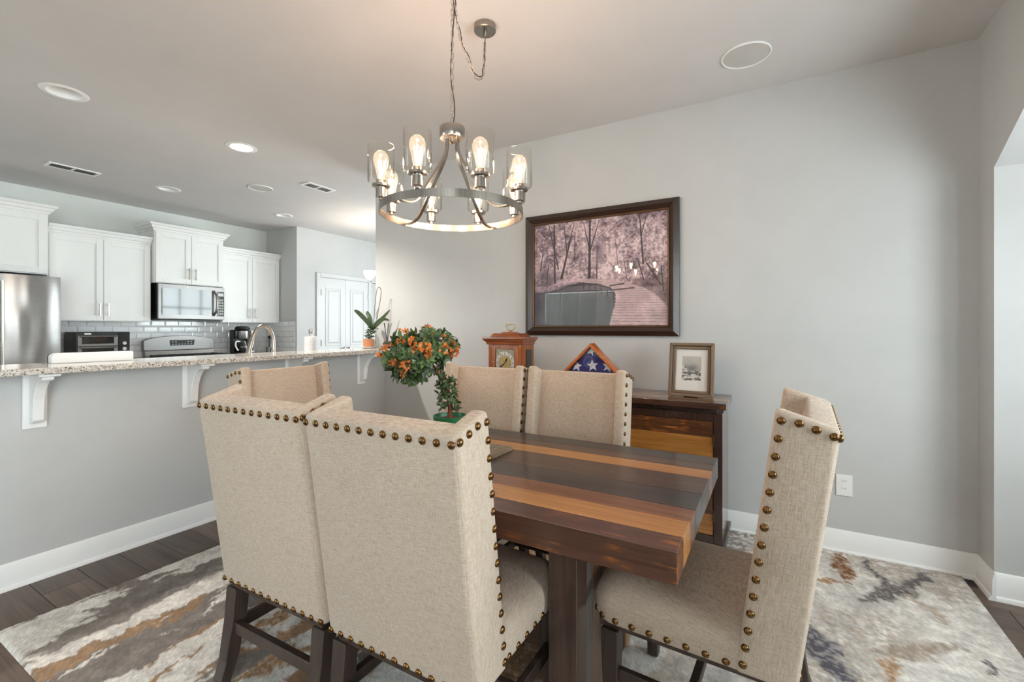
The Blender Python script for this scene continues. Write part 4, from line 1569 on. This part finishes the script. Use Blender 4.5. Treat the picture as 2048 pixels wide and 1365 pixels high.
w_ = .062
oc = [(-ph, 0), (ph, 0), (ph, H_), (-ph, H_)]
ic = [(-ph + w_, w_), (ph - w_, w_), (ph - w_, H_ - w_), (-ph + w_, H_ - w_)]
for i in range(4):
    bevel_rail(oc[i], oc[(i + 1) % 4], ic[i], ic[(i + 1) % 4], FB if i % 2 == 0 else FBZ, 'frame_rail')
t2 = t
for i in range(4):
    a, b_ = ic[i], ic[(i + 1) % 4]
    k = .012
    ii = [(-ph + w_ + k, w_ + k), (ph - w_ - k, w_ + k), (ph - w_ - k, H_ - w_ - k), (-ph + w_ + k, H_ - w_ - k)]
    B().prism([a, b_, ii[(i + 1) % 4], ii[i]], 'x', -.034, -.001).obj('inner_lip', GOLD, t, bevel=(.002, 1))
iw, ih = 2 * (ph - w_ - .012), H_ - 2 * (w_ + .012)
nx_, ny_ = 520, 380
uu, vv = np.meshgrid(np.linspace(0, 1, nx_), np.linspace(0, 1, ny_))


def forest(u, v):
    a = iw / ih
    n1 = fbm(u * 11 * a, v * 11, 101, 5, .68)
    n2 = fbm(u * 52 * a, v * 52, 111, 3, .75)
    n0 = fbm(u * 2.6 * a, v * 2.6, 121, 3)
    L = .60 + 1.3 * (n1 - .5) + 1.35 * (n2 - .5) + .7 * (n0 - .5)
    L = L + .10 * np.exp(-((u - .62) ** 2 / .05 + (v - .55) ** 2 / .06))
    hi = np.array([246, 218, 220.])
    lo = np.array([84, 62, 74.])
    Lc = np.clip(L, 0, 1)[..., None]
    c = lo * (1 - Lc) + hi * Lc

    def put(m, col):
        nonlocal c
        m = np.clip(m, 0, 1)[..., None]
        c = c * (1 - m) + np.array(col, float) * m
    # dark evergreen and undergrowth
    put(.6 * np.exp(-((u - .52) ** 2 / .0012 + (v - .70) ** 2 / .012)) * (n2 > .42), (84, 66, 88))
    put(.7 * sstep(.30, .05, u) * sstep(.62, .46, v) * (n2 > .47), (70, 56, 64))
    # trunks and branches
    dk = (48, 36, 40)
    for p, q, r0, r1 in (((.445, .44), (.45, .99), .013, .008), ((.45, .70), (.40, .98), .006, .003), ((.455, .72), (.52, .98), .006, .003), ((.225, .46), (.30, .84), .011, .006), ((.27, .70), (.245, .99), .006, .003), ((.28, .76), (.33, .99), .005, .003),
                         ((.17, .42), (.165, .98), .009, .006), ((.20, .55), (.12, .99), .006, .004), ((.05, .55), (.075, .78), .006, .003), ((.502, .43), (.505, .75), .005, .003), ((.33, .64), (.335, .9), .004, .003), ((.835, .55), (.81, .99), .007, .005), ((.82, .80), (.86, .99), .004, .003),
                         ((.66, .50), (.64, .80), .003, .002), ((.80, .58), (.84, .40), .004, .004), ((.86, .55), (.95, .36), .006, .006), ((.97, .30), (.955, .52), .005, .004), ((.72, .42), (.70, .62), .003, .002), ((.10, .42), (.12, .60), .005, .003)):
        d_, tt = segdist(u * a, v, (p[0] * a, p[1]), (q[0] * a, q[1]))
        rr = 1.35 * (r0 * (1 - tt) + r1 * tt) + .002 * (n2 - .5)
        put(sstep(rr, rr * .55, d_) * .9, dk)
    # pond
    shore = .33 + .07 * sstep(.05, .38, u) + .03 * (n1 - .5)
    wat = (v < shore) & (u < .66)
    wl = .40 + .30 * (fbm(u * 7 * a, v * 2.2, 131, 3) - .5) + .25 * sstep(.24, .36, v) * sstep(.3, .45, u)
    wc = np.array([52, 54, 58.]) * (1 - wl[..., None]) + np.array([150, 134, 142.]) * wl[..., None]
    c = np.where(wat[..., None], wc, c)
    put(wat * .6 * np.exp(-((u - .04) ** 2 / .003 + (v - .22) ** 2 / .012)), (58, 44, 70))
    band = np.abs(v - shore) < .018
    put(band * (u < .5) * .7 * (n2 > .4), (50, 40, 46))
    put(((v > shore) & (v < shore + .06) & (u < .36)) * .6 * (n2 > .48), (214, 176, 196))
    # boardwalk
    walk = [(.595, 0), (.62, .12), (.642, .22), (.64, .29), (.61, .345), (.53, .385), (.42, .405), (.33, .425), (.35, .445), (.48, .44), (.60, .425), (.73, .385), (.85, .33), (.93, .26), (1.001, .15), (1.001, -.01), (.595, -.01)]
    un = u + .006 * (n2 - .5) + .008 * (np.mod(v * 34, 1) - .5)
    w = inpoly(un, v, walk)
    pl_ = np.mod((v + .03 * u + .004 * n1) * (34 + 26 * v), 1)
    wcol = np.array([222, 190, 192.]) * (.80 + .35 * n1[..., None])
    wcol = np.where((pl_ < .13)[..., None], wcol * .62, wcol)
    c = np.where(w[..., None], wcol, c)
    # railing and its shade
    for k in range(6):
        uu0 = .40 + .045 * k
        vb = .405 - .010 * k - .004 * k * k * .6
        d_, _ = segdist(u * a, v, (uu0 * a, vb - .055), (uu0 * a, vb + .002))
        put(sstep(.007, .004, d_), (74, 56, 60))
    for p, q in (((.36, .395), (.50, .385)), ((.50, .385), (.60, .345)), ((.60, .345), (.635, .28)), ((.40, .335), (.55, .315)), ((.55, .315), (.62, .30)), ((.60, .365), (.70, .38)), ((.62, .325), (.77, .338))):
        d_, _ = segdist(u * a, v, (p[0] * a, p[1]), (q[0] * a, q[1]))
        put(sstep(.009, .004, d_) * .85, (70, 54, 58))
    # bank to the right of the walk
    bank = (u > .76) & (v < .42) & (~w)
    put(bank * .55 * (n2 > .45), (112, 88, 84))
    return np.clip(c, 0, 255)


P = np.stack([np.full(uu.shape, -.014), iw / 2 - uu * iw, w_ + .012 + vv * ih], -1)
grid_print('forest_print', P, forest(uu, vv), vcol_mat('print_forest', .6), t)
B().box(-.022, -.020, -iw / 2 + .0003, iw / 2 - .0003, w_ + .0123, H_ - w_ - .0123).obj('glass_pane', M['pane'], t)
B().box(-.012, -.0005, -iw / 2, iw / 2, w_ + .012, H_ - w_ - .012).obj('backing_board', M['black'], t)

# ------------------------------------------------------------------ wall outlet
t = thing('wall_outlet', 'white double power outlet low on the picture wall', 'outlet', (XW - .0005, -.347, .384))
B().box(-.006, 0, -.038, .038, -.06, .06).obj('cover_plate', M['white_plastic'], t, bevel=(.002, 2))
for z in (-.021, .021):
    pts = [(.0155 * math.cos(a) * 1.05, z + max(-.0145, min(.0145, .0185 * math.sin(a)))) for a in [2 * PI * k / 24 for k in range(24)]]
    so = B().prism(pts, 'x', -.0078, -.0062).obj('socket', M['white_plastic'], t)
    for y in (-.006, .006):
        B().box(-.0081, -.0079, y - .001, y + .001, z - .001, z + .008).obj('slot', M['dark_steel'], so)

# ------------------------------------------------------------------ dining chandelier
CX_, CY_ = 1.525, 1.165
ch = thing('chandelier', 'brushed nickel ring chandelier with eight clear glass shades over the table', 'chandelier', (CX_, CY_, 0))
TOCAM = math.atan2(-CY_, -CX_)          # direction towards the viewer
RR = .292
ring = B()
ring.lathe([(RR, 1.742), (RR + .004, 1.742), (RR + .004, 1.772), (RR, 1.772), (RR, 1.742)], n=72, cap=False)
ring.obj('ring_band', M['nickel_ring'], ch, smooth=40)
hub = B().lathe([(.012, 2.118), (.05, 2.116), (.053, 2.112), (.053, 2.072), (.05, 2.066), (.012, 2.064), (.012, 2.052), (.004, 2.045)], n=32).obj('hub', M['nickel'], ch, smooth=40)
for k in range(4):
    a = TOCAM + R(48 + 90 * k)
    u = Vector((math.cos(a), math.sin(a), 0))
    sd = Vector((-math.sin(a), math.cos(a), 0))
    pr = [(.030, 2.066), (.030, 2.03), (.036, 2.005), (.052, 1.975), (.10, 1.905), (.165, 1.81), (.195, 1.772), (.225, 1.752), (.26, 1.746), (.290, 1.7485)]
    path = bz([u * r_ + Vector((0, 0, z)) for r_, z in pr], 4)
    B().strip(path, .016, .005, sd).obj('arm', M['nickel'], ch, smooth=40)
bulb_prof = [(.012, 1.842), (.013, 1.855), (.020, 1.885), (.028, 1.915), (.030, 1.932), (.026, 1.950), (.015, 1.962), (.001, 1.966)]
for k in range(8):
    a = TOCAM + R(-20 - 5 + 45 * k)
    px, py = RR * math.cos(a), RR * math.sin(a)
    # stem clipping the cup to the band
    cup = B().lathe([(.010, 1.7725), (.010, 1.781), (.0205, 1.783), (.0205, 1.822), (.0345, 1.824), (.0345, 1.8335), (.018, 1.835), (.018, 1.850), (.012, 1.8505)], (px, py, 0), 22).obj('socket_cup', M['nickel'], ch, smooth=40)
    B().lathe([(.034, 1.8345), (.046, 1.8365), (.0505, 1.842), (.0505, 1.985), (.0480, 1.985), (.0480, 1.843), (.045, 1.839), (.034, 1.837)], (px, py, 0), 32, cap=False).obj('glass_shade', M['shade_glass'], ch, smooth=60)
    bulb = B().lathe(bulb_prof, (px, py, 0), 20, cap=False).obj('bulb', M['bulb_glass'], ch, smooth=60)
    f = B()
    for j in range(4):
        b_ = j * PI / 2 + .4
        f.tube([(px + .006 * math.cos(b_), py + .006 * math.sin(b_), 1.868), (px + .011 * math.cos(b_ + .5), py + .011 * math.sin(b_ + .5), 1.925)], .0016, 5)
    f.obj('filament', M['filament'], bulb)
    l = bpy.data.lights.new('bulb_lamp', 'POINT')
    l.energy = 1.7
    l.color = (1, .73, .57)
    l.shadow_soft_size = .012
    lo = bpy.data.objects.new('bulb_lamp', l)
    COL.objects.link(lo)
    lo.parent = ch
    lo.location = (px, py, 1.905)
# chain links
lk = []
for k in range(16):
    a = 2 * PI * k / 16
    sx = .0058 * math.cos(a)
    sz = .0058 * math.sin(a) + (.0085 if math.sin(a) >= 0 else -.0085)
    lk.append((sx, 0, sz))
link_me = B().tube(lk, .0014, 6, closed=True).mesh('chain_link', smooth=60)
link_me.materials.append(M['chain'])


def chain(path, parent):
    P = [Vector(p) for p in path]
    acc, pitch, i = 0.0, .0225, 0
    nxt = pitch / 2
    k = 0
    for a, b_ in zip(P[:-1], P[1:]):
        L_ = (b_ - a).length
        while nxt <= acc + L_:
            p = a + (b_ - a) * ((nxt - acc) / L_)
            o = link('chain_link', link_me, None, parent)
            o.location = p
            q = (b_ - a).normalized().to_track_quat('Z', 'Y').to_matrix() @ Matrix.Rotation(R(45 if k % 2 else -45) + (R(20) * math.sin(k * 1.7)), 3, 'Z')
            o.rotation_euler = q.to_euler()
            k += 1
            nxt += pitch
        acc += L_


B().tube([(0.009 * math.cos(a), 0, 2.127 + .009 * math.sin(a)) for a in [2 * PI * k / 14 for k in range(14)]], .002, 6, closed=True).obj('hub_loop', M['nickel'], ch, smooth=60)
chain([(0, 0, 2.135), (0, 0, CZ - .03)], ch)
B().tube(bz([(0, 0, CZ - .0008), (0, 0, CZ - .012), (.010, 0, CZ - .02), (.010, 0, CZ - .03), (0, 0, CZ - .036), (-.007, 0, CZ - .03)], 5), .0022, 7).obj('ceiling_hook', M['nickel'], ch, smooth=60)
DCX, DCY = 1.851 - CX_, 1.216 - CY_
cn = B().lathe([(.012, CZ - .03), (.05, CZ - .0295), (.0535, CZ - .026), (.0535, CZ - .0006)], (DCX, DCY, 0), 36).obj('ceiling_canopy', M['nickel_ring'], ch, smooth=40)
B().lathe([(.004, CZ - .058), (.009, CZ - .056), (.010, CZ - .0305)], (DCX, DCY, 0), 14).obj('canopy_loop', M['nickel'], ch, smooth=40)
zs = 2.565
sw = bz([(DCX, DCY, CZ - .06), (DCX - .004, DCY, 2.60), (DCX - .03, DCY - .008, 2.49), (DCX - .10, DCY - .02, 2.435), (DCX - .18, DCY - .035, 2.465), (DCX - .27, DCY - .045, 2.545), (.012, 0, 2.66), (.006, 0, CZ - .036)], 10)
chain(sw, ch)
cp = []
for i, p in enumerate(sw):
    cp.append(Vector(p) + Vector((.003 * math.sin(i * .9), .004 * math.cos(i * .7), .012 + .004 * math.sin(i * .5))))
cp[0] = Vector((DCX, DCY, CZ - .058))
cp[-1] = Vector((.004, .003, 2.70))
B().tube(cp, .0023, 6).obj('power_cord', M['cord'], ch, smooth=60)
cv = [(.004, .003, 2.70)]
for i in range(1, 13):
    z = 2.70 - (2.70 - 2.125) * i / 12
    cv.append((.004 * math.sin(i * 1.3), .010 * math.cos(i * .8 + 1), z))
B().tube(bz(cv, 4), .0023, 6).obj('power_cord', M['cord'], ch, smooth=60)

# ------------------------------------------------------------------ flowering plant on the table
PX_, PY_ = 1.638, 1.264
pt = thing('potted_azalea', 'orange-flowering azalea topiary in a green plastic pot on the table', 'plant', (PX_, PY_, TZ + .0008))
pot = B().lathe([(.050, 0), (.052, .003), (.067, .085), (.067, .09), (.074, .092), (.076, .118), (.071, .118), (.068, .092), (.062, .085)], n=32).obj('plant_pot', plain('green_plastic', (30, 110, 64), .35, var=.08, vs=8), pt, smooth=40)
B().lathe([(.001, .105), (.04, .106), (.0675, .100)], n=24).obj('potting_soil', plain('soil', (92, 66, 54), .95, var=.5, vs=120, bump=1.0, bs=300), pt, smooth=60)
rt = Vector((math.sin(HEAD), -math.cos(HEAD), 0))     # rightwards in the picture
fd = Vector((math.cos(HEAD), math.sin(HEAD), 0))      # away from the viewer
K = 2.05 / 910.0


def pp(px, py, dep=0.0):
    """point near the plant from image offsets, in the pot's frame"""
    return rt * ((px - 900) * K) + fd * dep + Vector((0, 0, (830 - py) * K + .118))


BARK = plain('red_bark', (126, 70, 48), .7, var=.25, vs=60)
B().tube(bz([(0, 0, .10), pp(899, 800), pp(892, 775, .01), pp(880, 752), pp(862, 735, -.01), pp(840, 720)], 5), [.010] * 10 + [.008] * 16, 8).obj('trunk', BARK, pt, smooth=60)
for q in ([pp(885, 760), pp(878, 735, .03), pp(880, 705, .04)], [pp(872, 742), pp(850, 736, -.03), pp(820, 735, -.05)], [pp(868, 740), pp(845, 722, .05), pp(800, 715, .06)], [pp(880, 755), pp(868, 725, -.04), pp(855, 690, -.03)], [pp(845, 722), pp(805, 712, 0), pp(776, 712, 0)]):
    B().tube(bz(q, 5), .0048, 6).obj('branch', BARK, pt, smooth=60)
# one leaf, folded along the rib, pointing along +y
Lf, Wf = .038, .0085
rows = []
for i in range(6):
    v = i / 5
    w = Wf * math.sin(PI * min(.96, v ** 1.25 * .93 + .03)) + .0004
    droop = -.006 * v * v
    rows += [(-w, v * Lf, droop + w * .45), (0, v * Lf, droop), (w, v * Lf, droop + w * .45)]
leaf_f = [(i * 3 + j, i * 3 + j + 1, i * 3 + j + 4, i * 3 + j + 3) for i in range(5) for j in range(2)]


def leaf_mat(name, dark, light):
    g = N(name)
    oi = g.n('ShaderNodeObjectInfo')
    f = g.noise(g.coords(rand=9.0), 60, 2)
    c = g.mix(g.ramp(oi.outputs['Random'], [(0.0, dark), (1.0, light)]), (150, 170, 120), g.ramp(f, [(.55, (0.0, 0.0, 0.0)), (.9, (.35, .35, .35))]))
    g.base(c)
    g.set(Roughness=.42)
    return g.m


LM = leaf_mat('azalea_leaf', (24, 40, 18), (98, 124, 70))
leaf_me = B().add(rows, leaf_f).mesh('leaf', smooth=180)
leaf_me.materials.append(LM)
lobes = [((835, 714), (58, 44), .10), ((882, 694), (34, 27), .06), ((855, 676), (40, 18), .06), ((786, 712), (22, 26), .05), ((812, 678), (26, 18), .05), ((822, 745), (34, 20), .06)]
rosettes = []
for (c, rad, dep) in lobes:
    n_ = max(12, int(rad[0] * rad[1] / 42))
    for k in range(n_):
        d_ = Vector((random.gauss(0, 1), random.gauss(0, 1), random.gauss(0, 1))).normalized()
        if d_.y > .55:
            d_.y = -d_.y
        rosettes.append((pp(c[0] + d_.x * rad[0] * .86, c[1] - d_.z * rad[1] * .86, d_.y * dep), (rt * d_.x + fd * d_.y + Vector((0, 0, d_.z * .8 + .15))).normalized()))
leaves = []
for p, nrm in rosettes:
    q0 = nrm.to_track_quat('Z', 'Y').to_matrix()
    m_ = random.randint(6, 8)
    for k in range(m_):
        ang = 2 * PI * k / m_ + random.uniform(-.25, .25)
        tilt = random.uniform(R(5), R(45))
        s_ = random.uniform(.75, 1.2)
        mt = q0 @ Matrix.Rotation(ang, 3, 'Z') @ Matrix.Rotation(tilt, 3, 'X')
        leaves.append((p, mt, s_))
for k in range(26):
    z_ = k / 25
    a = k * 2.4
    base = pp(900 - 10 * z_, 820 - 66 * z_, 0)
    out = Vector((math.cos(a), math.sin(a), .55)).normalized()
    q0 = out.to_track_quat('Z', 'Y').to_matrix()
    p = base + Vector((math.cos(a), math.sin(a), 0)) * random.uniform(.018, .034)
    for j in range(6):
        leaves.append((p, q0 @ Matrix.Rotation(2 * PI * j / 6 + random.uniform(-.3, .3), 3, 'Z') @ Matrix.Rotation(random.uniform(R(10), R(50)), 3, 'X'), random.uniform(.55, .85)))
for k in range(60):
    z_ = random.random()
    a = random.uniform(0, 2 * PI)
    base = pp(900 - 10 * z_, 824 - 74 * z_, -.004)
    rad = random.uniform(.010, .040) * (1.1 - .25 * z_)
    p = base + Vector((math.cos(a) * rad, math.sin(a) * rad, 0))
    dirv = Vector((math.cos(a), math.sin(a), random.uniform(.2, 1.1))).normalized()
    mt = dirv.to_track_quat('Y', 'Z').to_matrix() @ Matrix.Rotation(random.uniform(-.5, .5), 3, 'Y')
    leaves.append((p, mt, random.uniform(.55, .85)))
leaves.sort(key=lambda q: q[0].dot(fd))
for p, mt, s_ in leaves[:290]:
    o = link('leaf', leaf_me, None, pt)
    o.location = p
    o.rotation_euler = mt.to_euler()
    o.scale = (s_, s_, s_)
b = B()
for p, mt, s_ in leaves[290:]:
    b.add([p + mt @ (Vector(v) * s_) for v in rows], leaf_f)
o = b.obj('inner_foliage', LM, pt, smooth=180)
o['kind'] = 'stuff'


def blossom_mat():
    g = N('azalea_petal')
    f = g.noise(g.coords(rand=9.0), 90, 3)
    g.base(g.ramp(f, [(.3, (170, 78, 26)), (.5, (226, 126, 50)), (.7, (244, 172, 100))]))
    g.set(Roughness=.6)
    return g.m


BM_ = blossom_mat()
blooms = []
for v_ in range(3):
    b = B()
    for k in range(34):
        d_ = Vector((random.gauss(0, 1), random.gauss(0, 1), random.gauss(0, 1))).normalized()
        p = d_ * random.uniform(.006, .015)
        s_ = d_.cross(Vector((.3, .5, .8))).normalized() * random.uniform(.004, .007)
        u_ = d_ * random.uniform(.006, .010)
        w_2 = d_.cross(s_).normalized() * .003
        b.add([p - s_ * .5, p + u_ * .6 - s_ + w_2, p + u_ + w_2 * .3, p + u_ * .6 + s_ + w_2, p + s_ * .5], [(0, 1, 2, 3, 4)])
    me = b.mesh('blossom', smooth=180)
    me.materials.append(BM_)
    blooms.append(me)
for px, py, dep, s_ in ((810, 666, -.03, 1.0), (856, 660, -.03, 1.15), (862, 666, -.05, .9), (808, 684, -.07, 1.0), (834, 683, -.09, .95), (888, 676, -.03, .8), (905, 686, -.04, 1.05), (912, 696, -.04, 1.0), (896, 697, -.07, 1.1), (911, 706, -.05, 1.0), (858, 691, -.10, 1.05), (841, 698, -.11, .8), (865, 707, -.10, .75), (865, 699, -.10, .6), (771, 703, -.04, 1.15), (802, 721, -.09, .9), (792, 722, -.08, .7), (818, 734, -.10, 1.05), (824, 725, -.11, .9), (813, 747, -.08, .5), (790, 690, -.05, .5)):
    o = link('blossom', random.choice(blooms), None, pt)
    o.location = pp(px, py, dep)
    o.rotation_euler = (random.random() * 6, random.random() * 6, random.random() * 6)
    o.scale = (s_ * 1.3, s_ * 1.3, s_ * 1.3)

# ------------------------------------------------------------------ orchid on the bar
ot = thing('potted_orchid', 'bare-stemmed orchid in a terracotta pot on the bar end', 'plant', (3.035, 3.30, 1.0885))
B().lathe([(.045, 0), (.062, .008), (.065, .012), (.045, .006), (.001, .005)], n=24).obj('saucer', M['white_plastic'], ot, smooth=60)
B().lathe([(.040, .0125), (.048, .016), (.050, .075), (.052, .085), (.047, .085), (.044, .06)], n=28).obj('plant_pot', plain('terracotta', (208, 140, 98), .7, var=.08, vs=60, bump=.3, bs=120), ot, smooth=40)
B().lathe([(.001, .072), (.046, .070)], n=20).obj('potting_moss', plain('moss', (70, 62, 44), .95, var=.4, vs=90), ot)
K2 = 4.29 / 910.0


def op(px, py, dep=0.0):
    return rt * ((px - 735) * K2) + fd * dep + Vector((0, 0, (681 - py) * K2 + .085))


def big_leaf(path, w, mat, parent, name='leaf'):
    P_ = bz(path, 6)
    n_ = len(P_)
    vs, fs = [], []
    for i, p in enumerate(P_):
        v = i / (n_ - 1)
        tg = (P_[min(i + 1, n_ - 1)] - P_[max(0, i - 1)]).normalized()
        sd = tg.cross(fd + Vector((0, 0, .2))).normalized()
        nn = sd.cross(tg).normalized()
        ww = w * (math.sin(PI * min(.98, .12 + .86 * v)) ** .7)
        for a, h in ((-1, .25), (0, 0), (1, .25)):
            vs.append(p + sd * ww * a - nn * (h * ww) + nn * .0012)
        for a, h in ((-1, .25), (0, 0), (1, .25)):
            vs.append(p + sd * ww * a - nn * (h * ww) - nn * .0012)
    for i in range(n_ - 1):
        k = i * 6
        for j in (0, 1):
            fs.append((k + j, k + j + 1, k + j + 7, k + j + 6))
            fs.append((k + j + 3, k + j + 9, k + j + 10, k + j + 4))
        fs.append((k, k + 6, k + 9, k + 3))
        fs.append((k + 2, k + 5, k + 11, k + 8))
    fs += [(0, 3, 4, 1), (1, 4, 5, 2)]
    k = (n_ - 1) * 6
    fs += [(k, k + 1, k + 4, k + 3), (k + 1, k + 2, k + 5, k + 4)]
    return B().add(vs, fs).obj(name, mat, parent, smooth=60)


OL = leaf_mat('orchid_leaf', (54, 72, 46), (86, 102, 68))
big_leaf([op(742, 660), op(730, 642, -.02), op(717, 628, -.04), op(710, 624, -.05)], .022, OL, ot)
big_leaf([op(742, 660), op(738, 640), op(732, 630, .02), op(729, 626, .03)], .022, OL, ot)
big_leaf([op(744, 662), op(752, 650, -.02), op(764, 640, -.03), op(780, 623, -.04)], .018, OL, ot)
big_leaf([op(743, 662), op(751, 652, .02), op(762, 641, .04), op(774, 644, .05)], .018, OL, ot)
STM = plain('orchid_stem', (84, 72, 62), .6)
B().tube(bz([op(744, 665), op(746, 635), op(749, 600), op(752, 582), op(757, 578), op(760, 586), op(758, 605), op(754, 625), op(752, 640)], 6), .0028, 6).obj('flower_stem', STM, ot, smooth=60)
B().tube(bz([op(754, 622), op(750, 632), op(752, 645)], 5), .002, 6).obj('side_stem', STM, ot, smooth=60)
small = B()
sm_me = None
for k in range(70):
    a = random.uniform(0, 2 * PI)
    z_ = random.random()
    base = op(735 + 8 * z_, 681 - 22 * z_)
    d_ = Vector((math.cos(a), math.sin(a), random.uniform(-.1, .9))).normalized()
    p = base + Vector((math.cos(a), math.sin(a), 0)) * .025 * random.random()
    o = link('small_leaf', leaf_me, None, ot)
    o.location = p
    o.rotation_euler = d_.to_track_quat('Y', 'Z').to_euler()
    s_ = random.uniform(.9, 1.4)
    o.scale = (s_ * 1.3, s_, s_)
t = thing('ribbed_vase', 'clear ribbed glass vase behind the orchid pot', 'vase', (3.132, 3.372, 1.0885))
prof_r = []
for zz in (0, .004, .14):
    prof_r.append([((.044 + .0016 * math.cos(j * PI)) * math.cos(2 * PI * j / 40), (.044 + .0016 * math.cos(j * PI)) * math.sin(2 * PI * j / 40), zz) for j in range(40)])
B().rings(prof_r, cap=False).obj('vase_wall', thin_glass('ribbed_glass', (214, 214, 210), 1.5, .08, .12), t)
B().lathe([(.001, .0), (.043, .0), (.043, .006), (.001, .006)], n=24).obj('vase_base', M['glass'], t)

# reed diffuser
t = thing('reed_diffuser', 'amber glass reed diffuser with dark sticks beside the orchid', 'diffuser', (3.095, 3.125, 1.0885))
B().lathe([(.030, 0), (.034, .004), (.034, .055), (.028, .066), (.013, .072), (.013, .085), (.011, .085), (.011, .07), (.03, .05)], n=20).obj('bottle', thin_glass('diffuser_glass', (236, 226, 214), 1.5, .03, .05), t, smooth=50)
B().lathe([(.001, .006), (.031, .006), (.031, .038), (.001, .038)], n=20).obj('oil', plain('amber_oil', (188, 104, 40), .15, coat=.5), t, smooth=40)
B().lathe([(.0345, .002), (.0345, .016), (.0342, .016), (.0342, .002)], n=20, cap=False).obj('band', M['black'], t)
for k in range(6):
    a = k * PI / 3 + .3
    B().tube([(-.008 * math.cos(a), -.008 * math.sin(a), .04), (.0 + .045 * math.cos(a) * (.6 + .4 * (k % 2)), .045 * math.sin(a) * (.6 + .4 * (k % 2)), .235)], .0022, 6).obj('reed', M['black'], t)
